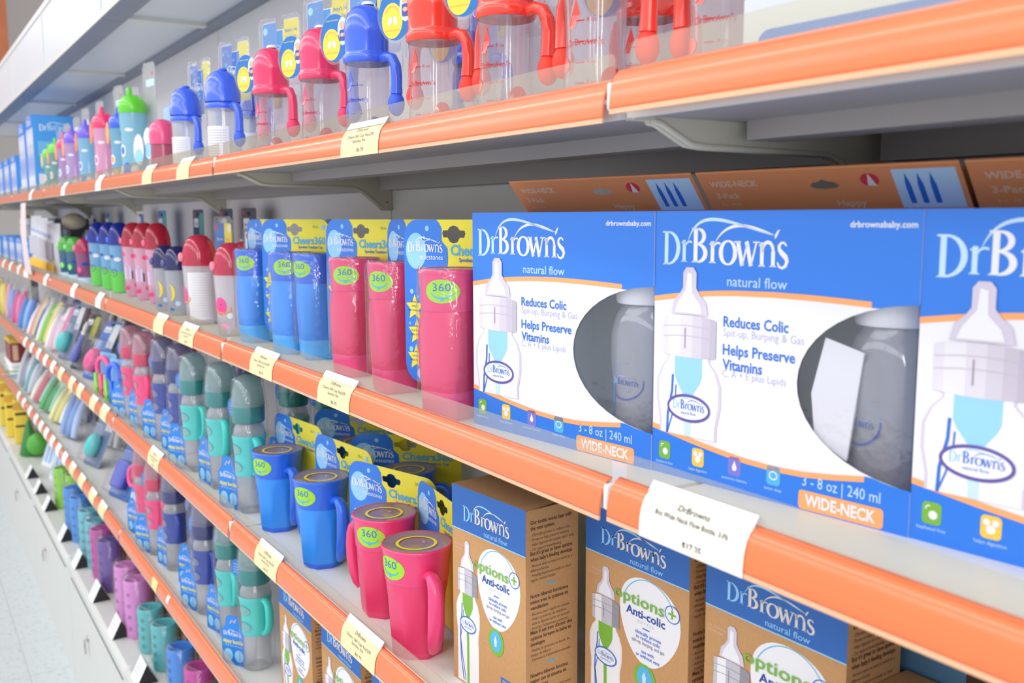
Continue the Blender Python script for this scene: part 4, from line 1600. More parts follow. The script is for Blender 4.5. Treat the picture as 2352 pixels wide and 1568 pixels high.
# ------------------------------------------------------------------ straw bottles with character-free prints
def straw_bottle(capc, bodyc, printc, tagc, h=.215, tab=True):
    def f(o):
        cap = mat('cap_%d_%d_%d' % capc, capc, .25, coat=.5)
        body = clear('bottle_%d_%d_%d' % bodyc, tuple(min(255, int(q * .8 + 60)) for q in bodyc), .84, .08, .45, tuple(min(255, int(q * .85 + 42)) for q in bodyc))
        pr = mat('print_%d_%d_%d' % printc, printc, .5)
        k = h / .215
        b = MB()
        b.lathe([(.026, 0), (.030, .004), (.0305, .03), (.0285, .07), (.0285, .11), (.0310, .15), (.0310, .166 * 1)], body, 24)
        bd = b.obj('bottle_body', o)
        A = Art()
        A.rect(-.047, .004, .047, .030, pr, 1)
        for i in range(5):
            A.disc(-.036 + i * .018, .032 + .006 * (i % 2), .009, .010, pr if i % 2 else WHITE, 2, 16)
        A.disc(.006, .075, .010, .014, WHITE, 2, 18)
        A.disc(.006, .075, .006, .009, pr, 3, 18)
        A.disc(-.02, .115, .012, .005, WHITE, 2, 14)
        A.disc(.025, .122, .010, .004, WHITE, 2, 14)
        b = MB()
        b.art(A, cyl_map(lambda z: .0308 if z < .035 or z > .14 else .0300 if z < .06 or z > .125 else .0290))
        b.obj('print', bd)
        b = MB()
        b.lathe([(.0315, .160), (.0325, .163), (.0325, .176), (.0300, .186), (.0225, .197), (.0130, .201), (.0001, .202)], cap, 24, caps=False)
        cp = b.obj('cap', o)
        b = MB()
        b.lathe([(.006, .198), (.0065, .212), (.005, .219), (.0001, .220)], cap, 12, (-.006, -.004, 0), False)
        b.obj('spout', cp)
        if tab:
            b = MB()
            b.prism(rrect(-.035, .10, .035, .275, .012), .0, .0015, CLEARGREY)
            b.tube([(-.035, 0, .12), (-.035, 0, .267), (-.027, 0, .275), (.027, 0, .275), (.035, 0, .267), (.035, 0, .12)], .0014, CLEAR, 5)
            A = Art()
            A.disc(.018, .250, .004, .004, RED, 1, 10)
            A.rect(-.02, .222, .03, .238, PALEBLUE, 1, .003)
            b.art(A, front_map(0, 0, 0))
            b.obj('hang_tab', o, xf=Matrix.Translation((.02, .034, 0)))
        if tagc:
            b = MB()
            tm = mat('tag_%d_%d_%d' % tagc, tagc, .5)
            b.prism([(.013 * cos(a), .030 * sin(a)) for a in [2 * PI * i / 20 for i in range(20)]], 0, .001, tm)
            A = Art()
            for i in range(4):
                A.text('6m+ BPA free', 0, .010 - i * .007, .0026, WHITE, 1, align='c', fit=.017)
            b.art(A, front_map(0, 0, 0))
            b.obj('oval_tag', o, xf=Matrix.Translation((-.036, -.026, .150)))
    return f


def s1(px, Y):
    return at_y(px, 390, Y)[0]


ST = (('sg', ((96, 206, 40), (150, 214, 236), (56, 120, 220), None), 312, .515, 'green-capped straw bottle with a pale blue printed body', 1.05),
      ('st', ((50, 96, 220), (120, 196, 230), (250, 170, 80), (246, 170, 84)), 283, .535, 'blue-capped straw bottle behind the green-capped one', .95),
      ('sp', ((240, 50, 110), (246, 176, 216), (240, 110, 170), (240, 130, 70)), 246, .515, 'pink-capped straw bottle with a pink printed body', 1.0),
      ('sv', ((110, 90, 226), (140, 206, 240), (70, 130, 230), (240, 130, 70)), 206, .515, 'violet-capped straw bottle with a blue printed body', .95),
      ('sw', ((120, 90, 220), (206, 166, 224), (150, 190, 236), (244, 160, 80)), 174, .515, 'violet-capped straw bottle with a lilac body, second from the tall carton side', .96),
      ('sw2', ((214, 60, 150), (196, 156, 214), (150, 190, 236), (246, 150, 80)), 155, .520, 'magenta-capped lilac straw bottle between green and violet ones', .93),
      ('sn', ((100, 214, 70), (120, 170, 170), (244, 150, 70), (246, 150, 80)), 134, .515, 'small green-capped grey bottle with an orange print, nearer one', .90),
      ('sn2', ((90, 206, 60), (120, 190, 190), (244, 150, 70), (236, 206, 90)), 118, .520, 'small green-capped bottle beside the tall blue carton, yellow tag', .87))
for key, args, px, Y, lb, sc in ST:
    put(key, straw_bottle(*args), 'straw_bottle', lb, 'bottle', s1(px, Y), Y, S1, 8, 'straw bottles on the top shelf', sc)


def small_pink(o):
    pk = mat('pink_small_cup', (232, 80, 130), .25, coat=.4)
    b = MB()
    b.lathe([(.022, 0), (.026, .003), (.027, .04), (.026, .08)], clear('pink_clear', (236, 130, 160), .5, .1, .5), 24)
    b.obj('cup_body', o)
    b = MB()
    b.lathe([(.028, .078), (.029, .10), (.026, .118), (.016, .130), (.0001, .133)], pk, 24, caps=False)
    b.obj('cap', o)
    for i, (dx, dz) in enumerate(((-.075, .070), (-.030, .082))):
        b = MB()
        b.prism([(.030 * cos(a), .036 * sin(a)) for a in [2 * PI * j / 24 for j in range(24)]], 0, .0012, CLEAR)
        A = Art()
        A.disc(0, 0, .027, .033, WHITE, 1)
        A.disc(0, -.014, .022, .016, SKY, 2)
        A.text('soft spout', 0, .012, .004, ORLINE, 2, align='c')
        A.text('trainer', 0, .004, .004, ORLINE, 2, align='c')
        b.art(A, front_map(0, 0, 0))
        b.obj('oval_tag', o, xf=Matrix.Translation((dx, -.025 + i * .004, dz)))
    b = MB()
    b.prism(rrect(-.05, .05, .04, .165, .008), 0, .0008, mat('card_pale_sky', (160, 196, 224), .5))
    b.obj('hang_card', o, xf=Matrix.Translation((-.02, .034, 0)))


put('small_pink', small_pink, 'training_cup', 'small pink cup with two white oval tags, between green bottle and blue dome cup', 'cup', s1(378, .52), .52, S1, 10)


def tall_carton(o):
    lb = mat('bright_blue_carton', (72, 160, 240), .45)
    b = MB()
    b.box((0, 0, 0), (.20, .16, .30), lb)
    A = Art()
    A.rect(0, 0, .20, .30, mat('carton_lilac_print', (186, 190, 220), .5), 1)
    for i in range(3):
        A.disc(.035 + .065 * i, .10, .022, .07, WHITE, 2)
        A.disc(.035 + .065 * i, .12, .016, .045, TXTBLUE, 3)
        A.rect(.018 + .065 * i, .165, .052 + .065 * i, .195, GREYP, 3)
        A.disc(.035 + .065 * i, .215, .012, .026, WHITE, 3)
    A.rect(0, .255, .20, .30, BLUE, 2)
    A.logo(.03, .267, .13, WHITE, WHITE, 3)
    b.art(A, front_map(0, 0, 0))
    S = Art()
    S.logo(.022, .245, .115, WHITE, PALEBLUE, 1)
    S.rect(.015, .150, .075, .205, mat('carton_sky_panel', (120, 188, 244), .5), 1)
    for i in range(9):
        S.text('gift set bottles teats brushes', .018, .14 - .012 * i, .004, PALEBLUE, 1, fit=.09)
    S.rect(.012, .004, .040, .085, WHITE, 1)
    b.art(S, side_map(.20, 0, 0))
    b.obj('carton_body', o)
    b = MB()
    b.box((0, 0, .3005), (.20, .16, .3015), lb)
    b.obj('lid', o)


for i, (x, lb, sc) in enumerate(((-4.23, 'tall bright blue gift carton under the canopy, its big side facing the camera', 1.0), (-4.49, 'tall bright blue gift carton just behind the nearer tall one', .97))):
    put('tall_carton', tall_carton, 'carton', lb, 'carton', x, .475, S1, 0, 'tall blue cartons', sc)
for i, x in enumerate((-4.86, -5.15, -5.44, -5.75)):
    put('tall_carton', tall_carton, 'carton', f'lower blue and white carton beyond the tall ones, {ordinal(i)} along', 'carton', x, .475, S1, 0, 'low blue and white cartons', (1, 1, .62))


def green_pack(o):
    b = MB()
    b.rbox((0, 0, 0), (.10, .12, .17), .004, PAPER)
    A = Art()
    A.rect(0, .11, .10, .17, mat('green_pack_print', (90, 190, 60), .5), 1)
    A.rect(0, .05, .10, .07, YELICON, 1)
    b.art(A, front_map(0, 0, 0))
    b.art(A, side_map(.10, 0, 0))
    b.obj('carton_body', o)


put('green_pack', green_pack, 'carton', 'white and green carton at the far end of the top shelf', 'carton', -6.05, .475, S1)


# ------------------------------------------------------------------ flip-top bottles on the second shelf
def flip_bottle(domec, bodyc, art, h=.168, solid=.35, card=None, btn=None):
    def f(o):
        dm = clear('dome_%d_%d_%d' % domec, domec, .80, .12, .5, domec)
        body = clear('flip_%d_%d_%d' % bodyc, bodyc, solid, .10, .5, bodyc)
        k = h / .168
        b = MB()
        b.lathe([(.0215, 0), (.0262, .003), (.0276, .04 * k), (.0310, .104 * k), (.0318, .110 * k)], body, 32)
        bd = b.obj('bottle_body', o)
        b = MB()
        A = Art()
        z = lambda q: q * k
        if art == 'planet':
            pk = mat('planet_pink_print', (250, 80, 150), .5)
            A.disc(-.012, z(.055), .013, .016, pk, 1, 22)
            A.ring(-.012, z(.052), .021, .009, .0026, mat('planet_ring_print', (252, 150, 70), .5), 2, 150, 390, 22, -.2)
            A.disc(-.010, z(.058), .0014, .002, DKBLUE, 3, 8)
            A.ring(-.012, z(.053), .003, .003, .0008, DKBLUE, 3, 200, 340, 8)
            A.disc(.006, z(.038), .005, .006, WHITE, 1, 14)
            A.disc(-.004, z(.018), .009, .006, mat('pale_pink_print', (246, 170, 206), .5), 1, 14)
        elif art == 'label':
            pk = mat('planet_pink_print', (250, 80, 150), .5)
            A.disc(-.026, z(.055), .012, .016, pk, 1, 22)
            A.ring(-.026, z(.052), .019, .009, .0026, mat('planet_ring_print', (252, 150, 70), .5), 2, 180, 390, 22, -.2)
            A.rect(-.010, z(.010), .034, z(.098), WHITE, 1)
            for i in range(17):
                A.text('wash before first use and keep for reference', -.008, z(.093) - i * .0048, .0022, GREYP, 2, fit=.040)
        elif art == 'moon':
            A.ring(-.010, z(.056), .011, .020, .0075, mat('moon_yellow_print', (244, 220, 60), .5), 1, -80, 80, 16, 0, lambda q: sin(PI * q))
            A.disc(.010, z(.03), .006, .006, PALEBLUE, 1, 12)
            A.disc(-.006, z(.014), .007, .005, TXTBLUE, 1, 12)
        elif art == 'car':
            A.rect(-.040, z(.002), .040, z(.050), mat('meadow_green_print', (110, 210, 90), .5), 1)
            A.ring(-.008, z(.047), .010, .010, .0022, mat('dark_teal_print', (60, 110, 130), .5), 2)
            A.disc(-.008, z(.047), .003, .003, mat('brown_print', (140, 80, 60), .5), 3, 10)
            A.disc(-.014, z(.085), .008, .004, DKBLUE, 2, 12)
            A.disc(.006, z(.078), .010, .006, WHITE, 2, 14)
        elif art == 'cow':
            A.rect(-.018, z(.040), .004, z(.066), PALEBLUE, 1, .002)
            A.poly([(-.020, z(.066)), (.006, z(.066)), (-.007, z(.076))], LILAC, 2)
            for u, v in ((-.02, .094), (.012, .090), (-.008, .02), (.016, .026), (-.022, .018), (.02, .1)):
                A.disc(u, z(v), .006, .006, mat('rose_print', (238, 60, 130), .5), 2, 12)
            A.rect(.006, z(.04), .009, z(.058), DARK, 2)
        elif art == 'splash':
            A.disc(-.008, z(.05), .009, .010, mat('splash_print_%d' % domec[0], tuple(min(255, q + 30) for q in domec), .5), 1, 14)
            A.disc(.014, z(.07), .012, .006, DKBLUE, 1, 14)
            A.rect(-.03, z(.0), .03, z(.02), PALEBLUE, 1)
        b.art(A, cyl_map(lambda zz: .0266 + .0048 * zz / .104 / k, 0.0, .75))
        b.obj('print', bd)
        b = MB()
        q = .108 * k
        kk = min(1.15, k)
        b.lathe([(.0310, q), (.0318, q + .004), (.0316, q + .014), (.0304, q + .026 * kk), (.0276, q + .038 * kk), (.0226, q + .049 * kk), (.0150, q + .056 * kk), (.0070, q + .0588 * kk), (.0001, q + .0594 * kk)], dm, 30, caps=False)
        d = b.obj('dome_lid', o)
        b = MB()
        b.lathe([(.0085, 0), (.0085, .004), (.006, .006), (.0001, .0062)], mat('button_%d' % domec[0], btn or tuple(min(255, int(q2 * .7 + 90)) for q2 in domec), .3, coat=.4), 16, (0, 0, 0), False)
        b.obj('button', d, xf=Matrix.Translation((-.006, -.0300, q + .018)) @ Matrix.Rotation(PI / 2, 4, 'X'))
        if card:
            c1, c2 = card
            b = MB()
            H = .200 * max(1, k * .98)
            b.prism(rrect(-.045, .02, .045, H, .010), 0, .0012, CLEARB)
            b.tube([(-.045, 0, .03), (-.045, 0, H - .01), (-.035, 0, H), (.035, 0, H), (.045, 0, H - .01), (.045, 0, .03)], .0016, CLEAR, 5)
            A = Art()
            A.poly(rrect(-.038, .115, .006, H - .012, .005), c1, 1)
            A.poly(rrect(.006, .115, .040, H - .012, .005), c2, 1)
            A.disc(-.028, H - .020, .006, .006, RED, 2, 14)
            A.disc(.030, H - .022, .0075, .0075, WHITE, 2, 16)
            A.text('flip straw', -.03, H - .045, .006, WHITE, 2, fit=.028)
            A.text('bottle', .012, H - .045, .006, ORLINE, 2, fit=.02)
            b.art(A, front_map(0, 0, 0))
            b.obj('blister_card', o, xf=Matrix.Translation((-.004, .050, 0)))
    return f


SILV = mat('silver_card', (190, 206, 220), .25, metal=.5)
PINKD, NAVYD, REDD, BLUED2 = (232, 70, 104), (52, 52, 128), (226, 50, 84), (30, 56, 190)
FB = (('planet', (PINKD, (248, 244, 248), 'planet', .170, .62, (SILV, SILV), (250, 130, 150)), -1.748, .518, 8, 'pink-domed bottle with pink planet, right beside the tall blue cup', 1.0),
      ('planet', None, -1.845, .575, 8, 'pink-domed planet bottle partly behind the one by the tall blue cup', 1.0),
      ('planetl', (PINKD, (248, 244, 248), 'label', .168, .7, (mat('card_mid_blue', (66, 120, 200), .45), YEL), (250, 130, 150)), -1.975, .522, 6, 'pink-domed planet bottle with a white paper label over its front', 1.08),
      ('moon', (NAVYD, (226, 228, 236), 'moon', .163, .55, None, (80, 84, 150)), -2.185, .530, 6, 'navy-domed bottle with a yellow moon, nearer of the two', .94),
      ('moon', None, -2.305, .532, 6, 'navy-domed bottle with a yellow moon, farther of the two', .94),
      ('cow', (REDD, (255, 206, 230), 'cow', .209, .78, None, (250, 110, 150)), -2.500, .560, 6, 'tall red-domed pink bottle, nearest of the three', 1.0),
      ('cow', None, -2.640, .560, 6, 'tall red-domed pink bottle, middle of the three', 1.0),
      ('cow', None, -2.780, .560, 6, 'tall red-domed pink bottle next to the blue-domed ones', 1.0),
      ('car', (BLUED2, (150, 214, 252), 'car', .209, .78, None, (60, 110, 240)), -2.940, .555, 6, 'tall blue-domed bottle with green meadow print, nearest of the three', 1.0),
      ('car', None, -3.090, .555, 6, 'tall blue-domed bottle with green meadow print, middle of the three', 1.0),
      ('car', None, -3.280, .555, 6, 'tall blue-domed bottle beside the small pink-lidded cup', 1.0),
      ('lidp', ((228, 60, 120), (200, 120, 180), 'splash', .150, .6, None, None), -3.480, .545, 6, 'small pink-lidded purple cup with a white oval tag', 1.0),
      ('lidg', ((110, 220, 90), (90, 150, 190), 'splash', .150, .6, None, None), -3.680, .545, 6, 'small green-lidded blue cup beside the pink-lidded one', 1.0),
      ('lidg', None, -3.860, .545, 6, 'small green-lidded blue cup beside the white pouches', 1.0))
for key, args, x, y, a, lb, sc in FB:
    put('flip_' + key, flip_bottle(*args) if args else None, 'flip_bottle', lb, 'bottle', x, y, S2, a, 'flip-top bottles on the second shelf', sc)


def oval_tag(c):
    def f(o):
        b = MB()
        b.prism([(.018 * cos(a), .042 * sin(a) + .042) for a in [2 * PI * j / 24 for j in range(24)]], 0, .001, mat('tag_%d_%d_%d' % c, c, .5))
        b.obj('card', o)
    return f


# ---- cards and boxes standing at the back of the second shelf
def blister_pack(c1, c2, itemc, W=.09, H=.215, kind='brush'):
    """clear blister on a printed card, origin at its foot"""
    def f(o):
        b = MB()
        b.prism(rrect(-W / 2, 0, W / 2, H, .008), 0, .0008, c1, mat('card_board_back', (200, 200, 190), .8))
        A = Art()
        A.rect(W * .08, H * .55, W * .5 - .002, H * .96, c2, 1)
        A.rect(-W * .40, H * .80, W * .02, H * .90, WHITE, 2, .004)
        A.text('soft grip', -W * .36, H * .825, H * .035, TXTBLUE, 3, fit=W * .34)
        A.disc(-W * .36, H * .955, W * .05, W * .05, RED, 2, 12)
        A.poly(rrect(-W * .12, H * .925, W * .12, H * .965, H * .018), DARK, 2)
        b.art(A, front_map(0, 0, 0))
        b.obj('card', o)
        it = mat('goods_%d_%d_%d' % itemc, itemc, .35, coat=.3)
        b = MB()
        if kind == 'brush':
            b.lathe([(.010, .02), (.015, .035), (.014, .06), (.009, .08), (.008, .11), (.006, .12)], it, 14, (0, -.018, 0))
            b.tube([(0, -.018, .11), (0, -.018, .15), (.004, -.018, .165)], [.006, .008, .005], WHITE, 10)
        elif kind == 'oval':
            b.ball((0, -.016, H * .30), .026, it, 16, 1.6)
        elif kind == 'block':
            b.rbox((-W * .3, -.026, H * .12), (W * .3, -.002, H * .50), .010, it)
        elif kind == 'strips':
            for i in range(4):
                b.rbox((-W * .38 + i * W * .2, -.020, H * .10), (-W * .38 + i * W * .2 + W * .14, -.004, H * .62), .004, it)
        b.obj('goods', o)
        b = MB()
        r = .004
        b.rbox((-W * .44, -.034, H * .04), (W * .44, -.0004, H * .66), .010, CLEARB)
        b.obj('blister', o)
    return f


BLUC = mat('card_mid_blue', (66, 120, 200), .45)
TEALC = mat('card_teal', (70, 170, 160), .5)
NAVC = mat('card_navy', (36, 52, 104), .45)
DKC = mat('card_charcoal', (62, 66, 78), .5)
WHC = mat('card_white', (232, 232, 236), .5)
for i, (px, lb, args) in enumerate(((455, 'blue and teal pack at the back of the second shelf, nearest the tall blue cups', (NAVC, TEALC, (60, 70, 90))),
                                    (520, 'dark pack at the back of the second shelf, behind the pink domes', (DKC, NAVC, (60, 70, 90))),
                                    (572, 'dark pack at the back of the second shelf, behind the tall blue cup', (DKC, DKC, (60, 70, 90))),
                                    (372, 'blue and teal pack behind the tall red-domed bottles', (BLUC, TEALC, (90, 90, 120))),
                                    (322, 'clear-edged pack behind the tall red-domed bottles, farther one', (WHC, BLUC, (90, 90, 120))),
                                    (248, 'blue and teal pack behind the tall blue-domed bottles', (BLUC, TEALC, (90, 90, 120))),
                                    (208, 'grey pack behind the small pink-lidded cup', (DKC, WHC, (90, 90, 120))))):
    put('bp%d' % i, blister_pack(*args, W=.105, H=.236), 'blister_pack', lb, 'packet', at_y(px, 500, .70)[0], .70, S2, 0, 'packs at the back of the second shelf')


def pouch(o):
    b = MB()
    W, H = .15, .205
    rings = []
    for q in range(9):
        t = q / 8
        d = .020 * sin(PI * min(1, (1 - t) * .9 + .02)) + .0012
        ww = W / 2 * (1 - .06 * sin(PI * t))
        rings.append([(ww * cos(a), d * sin(a), H * t) for a in [2 * PI * i / 20 for i in range(20)]])
    b.loft(rings, mat('white_foil_pouch', (228, 228, 236), .35))
    b.obj('pouch_body', o)
    b = MB()
    A = Art()
    A.rect(-.045, .008, .045, .045, YELICON, 1)
    A.text('milk bags', -.04, .15, .014, TXTBLUE, 1, fit=.07)
    A.rect(-.04, .06, .04, .13, GREYP, 1)
    b.art(A, lambda u, v, l: (u, -.0235 - l * EPS, v))
    b.obj('label', o)


for i, (x, lb) in enumerate(((-4.06, 'white milk pouch nearest the green-lidded cups'), (-4.22, 'white milk pouch, second in the row of four'), (-4.38, 'white milk pouch, third in the row of four'), (-4.56, 'white milk pouch nearest the paper strip'))):
    put('pouch', pouch, 'pouch', lb, 'pouch', x, .530, S2, 10, 'white milk pouches', (1, 1, .95 + .05 * i))


def brown_pouch(o):
    b = MB()
    b.ball((0, 0, .03), .045, mat('beige_print_bag', (196, 182, 160), .6, noise=.2, nscale=60), 16, .7)
    b.obj('bag', o)


put('brown_pouch', brown_pouch, 'bag', 'beige crumpled bag lying on top behind the white pouches', 'bag', -4.05, .60, S2 + .172, 0)


def paper_strip(o):
    b = MB()
    pm = mat('pinkish_strip_paper', (226, 206, 208), .7)
    h = S1 - S2 - .03
    rings = []
    for i in range(13):
        t = i / 12
        y = -.006 * sin(PI * t)
        rings.append([(-.10 - .0 * t, y, h * t), (.06 + .05 * (1 - t) ** 3, y, h * t)])
    b.loft(rings, pm, True, False, False)
    A = Art()
    A.disc(.0, h * .58, .03, .02, RED, 1)
    A.rect(-.06, h * .06, .03, h * .10, ORLINE, 1)
    b.obj('strip', o)


put('paper_strip', paper_strip, 'paper_strip', 'pinkish paper strip hanging from the top rail to the second rail', 'sign', at_y(62, 540, .437)[0], .4335, S2 + .006, 0)

for i, (x, lb) in enumerate(((-4.86, 'blue photo carton just beyond the paper strip'), (-5.15, 'blue photo carton, second beyond the paper strip'), (-5.45, 'blue photo carton, third beyond the paper strip'), (-5.8, 'blue photo carton at the far end of the second shelf'))):
    put('tall_carton', None, 'carton', lb, 'carton', x, .475, S2, 0, 'photo cartons beyond the strip', (1, .9, .42))


def jar(o):
    b = MB()
    b.lathe([(.034, 0), (.036, .004), (.036, .05), (.030, .06)], mat('beige_jar', (206, 200, 190), .4), 20)
    b.obj('jar_body', o)
    b = MB()
    b.lathe([(.033, .058), (.034, .062), (.034, .084), (.032, .088), (.0001, .088)], CLIP, 20, caps=False)
    b.obj('lid', o)


put('jar', jar, 'jar', 'beige jar with white lid on the cartons past the paper strip', 'jar', -4.95, .54, S2 + .1268, 0)


def dark_box(o):
    b = MB()
    b.box((-.11, 0, 0), (.11, .10, .09), mat('dark_grey_box', (96, 98, 104), .6))
    A = Art()
    A.rect(-.10, .03, .02, .07, GREYD, 1)
    b.art(A, front_map(0, 0, 0))
    b.obj('carton_body', o)


for i, px in enumerate((90, 124, 158)):
    put('dark_box', dark_box, 'carton', f'dark grey box high at the back above the pouches, {ordinal(i)} from the paper strip', 'carton', at_y(px, 480, .66)[0], .645, S2 + .0, 0, 'dark boxes at the back', (1, 1, 2.35))


# ------------------------------------------------------------------ sippy bottles with silicone sleeves
SLV = {'teal': ((70, 206, 196), (24, 132, 128), (140, 190, 186)), 'navy': ((44, 66, 160), (34, 40, 112), (112, 108, 160)), 'pink': ((250, 66, 130), (214, 40, 86), (220, 130, 150))}


def sippy(c):
    def f(o):
        a0, a1, a2 = SLV[c]
        sl = mat(c + '_silicone_sleeve', a0, .38, coat=.15)
        rg = mat(c + '_screw_ring', a1, .35, coat=.3)
        wn = mat(c + '_sleeve_rim', tuple(int(q * .8) for q in a0), .4)
        wn2 = mat(c + '_sleeve_window', tuple(int(q * .45 + 84) for q in a0), .15, coat=.6)
        dm = clear(c + '_dome_cover', tuple(int(q * .3 + 178) for q in a2), .5, .07, .7, tuple(min(255, int(q * .72 + 96)) for q in a2), .12)
        b = MB()
        b.lathe([(.022, 0), (.0255, .003), (.0258, .012), (.0245, .016), (.0245, .05), (.0250, .10), (.0275, .128), (.0280, .138), (.0255, .150), (.0195, .162), (.0185, .166)], CLEARGREY, 28)
        b.obj('bottle', o)
        # sleeve with an oval window at the front
        b = MB()
        prof = [(.0256, .066), (.0262, .069), (.0262, .10), (.0280, .124), (.0296, .134), (.0290, .138)]
        N = 44

        def rad(z):
            for i in range(len(prof) - 1):
                if z <= prof[i + 1][1]:
                    t = (z - prof[i][1]) / (prof[i + 1][1] - prof[i][1])
                    return prof[i][0] + t * (prof[i + 1][0] - prof[i][0])
            return prof[-1][0]
        zs = [.066 + (.138 - .066) * i / 20 for i in range(21)]
        grid = [[(rad(z) * cos(2 * PI * j / N), rad(z) * sin(2 * PI * j / N), z) for j in range(N)] for z in zs]
        v = [p for r in grid for p in r]
        fc = []
        for i in range(20):
            for j in range(N):
                k = (j + 1) % N
                fc.append((i * N + j, i * N + k, (i + 1) * N + k, (i + 1) * N + j))
        b.add(v, fc, sl, True)
        W_ = Art()
        for v_ in (.114, .083):
            W_.disc(0, v_, .0150, .0098, wn, 1, 26)
            W_.disc(0, v_ - .001, .0135, .0082, wn2, 2, 26)
        b.art(W_, cyl_map(rad, 0, .12))
        s_ = b.obj('sleeve', o)
        b = MB()
        pts = [(.026, .132), (.034, .133), (.041, .127), (.044, .114), (.044, .095), (.041, .084), (.035, .073), (.026, .071)]
        b.tube([(p[0], 0, p[1]) for p in pts], .0052, sl, 10, 1.5)
        b.obj('handle', s_)
        b = MB()
        b.lathe([(.0265, .160), (.0280, .163), (.0285, .186), (.0270, .191), (.0240, .193)], rg, 28, caps=False)
        b.obj('ring', o)
        b = MB()
        b.lathe([(.0285, .189), (.0290, .193), (.0280, .200), (.0265, .215), (.0225, .232), (.0145, .241), (.0060, .2435), (.0001, .244)], dm, 28, caps=False)
        dmo = b.obj('dome_cover', o)
        b = MB()
        b.lathe([(.018, .193), (.014, .205), (.008, .218), (.0001, .224)], clear('milky_spout', (236, 236, 240), .4), 16, caps=False)
        b.obj('spout', o)
        # round sticker on the pack and the foot card
        b = MB()
        b.prism([(.0135 * cos(a), .0165 * sin(a)) for a in [2 * PI * j / 22 for j in range(22)]], 0, .0008, mat('sticker_blue', (40, 120, 206), .45))
        A = Art()
        for i in range(4):
            A.text(('soft spout', 'easy grip', 'handles', '6m+')[i], 0, .006 - i * .005, .0026, PALEBLUE, 1, align='c', fit=.016)
        b.art(A, front_map(0, 0, 0))
        b.obj('round_sticker', o, xf=Matrix.Translation((-.028, -.019, .183)) @ Matrix.Rotation(.2, 4, 'Z'))
        b = MB()
        cd = mat('foot_card_blue', (26, 128, 222), .42, coat=.2)
        out = [(-.027, 0), (.027, 0), (.027, .062), (.021, .070), (.017, .074), (.015, .088), (.008, .094), (-.008, .094), (-.015, .088), (-.017, .074), (-.021, .070), (-.027, .062)]
        b.prism(out, 0, .0008, cd)
        A = Art()
        A.logo(-.022, .055, .042, WHITE, WHITE, 1)
        A.text('sippy bottle', 0, .041, .0072, YEL, 1, .03, align='c', fit=.046)
        A.text('trainer with soft spout', 0, .035, .0028, PALEBLUE, 1, align='c', fit=.042)
        A.disc(-.012, .018, .0105, .0115, SKY, 1, 20)
        A.disc(.013, .018, .0105, .0115, SKY, 1, 20)
        A.ribbon([(-.006, .078), (-.001, .085), (.005, .081), (.008, .088)], .0016, YELICON, 1)
        b.art(A, front_map(0, 0, 0))
        b.obj('foot_card', o, xf=Matrix.Translation((-.032, -.030, .001)) @ Matrix.Rotation(.30, 4, 'Z'))
        b = MB()
        ring = []
        for z in (.004, .19, .236, .246):
            rr = {.004: .033, .19: .0325, .236: .027, .246: .014}[z]
            ring.append([(rr * cos(a), rr * sin(a), z) for a in [2 * PI * i / 22 for i in range(22)]])
        b.loft(ring, CLEARB, True, False)
        b.obj('clear_sleeve_pack', o)
    return f


SP = (('teal', S3, -1.640, .506, 'teal sleeved sippy bottle beside the blue handled cups, third shelf'),
      ('teal', S3, -1.815, .508, 'teal sleeved sippy bottle, middle of the front three on the third shelf'),
      ('teal', S3, -1.975, .500, 'teal sleeved sippy bottle next to the navy ones, third shelf'),
      ('teal', S3, -1.740, .625, 'teal sleeved sippy bottle in the second row, third shelf, behind blue cup cards'),
      ('teal', S3, -1.650, .665, 'teal sleeved sippy bottle in the second row, deepest in shade under the tags'),
      ('navy', S3, -2.135, .512, 'navy sleeved sippy bottle next to the teal ones, third shelf'),
      ('navy', S3, -2.285, .512, 'navy sleeved sippy bottle next to the pink ones, third shelf'),
      ('navy', S3, -2.020, .625, 'navy sleeved sippy bottle in the second row, third shelf'),
      ('pink', S3, -2.425, .500, 'pink sleeved sippy bottle next to the navy ones, third shelf'),
      ('pink', S3, -2.575, .500, 'pink sleeved sippy bottle next to the colourful teethers, third shelf'),
      ('pink', S3, -2.480, .610, 'pink sleeved sippy bottle in the second row, third shelf'),
      ('teal', S4, -1.648, .508, 'teal sleeved sippy bottle beside the kraft boxes, lowest shelf'),
      ('teal', S4, -1.805, .510, 'teal sleeved sippy bottle next to the navy ones, lowest shelf'),
      ('navy', S4, -1.945, .502, 'navy sleeved sippy bottle next to the teal ones, lowest shelf'),
      ('navy', S4, -2.085, .530, 'navy sleeved sippy bottle, middle of three on the lowest shelf'),
      ('navy', S4, -2.235, .510, 'navy sleeved sippy bottle next to the pink ones, lowest shelf'),
      ('pink', S4, -2.365, .500, 'pink sleeved sippy bottle next to the navy ones, lowest shelf'),
      ('pink', S4, -2.520, .505, 'pink sleeved sippy bottle next to the pink pacifier pack, lowest shelf'))
for i, (c, s, x, y, lb) in enumerate(SP):
    put('sippy_' + c, sippy(c), 'sippy_bottle', lb, 'bottle', x, y, s, (4, -6, 10, 0, 14, -4, 6)[i % 7], 'sleeved sippy bottles')


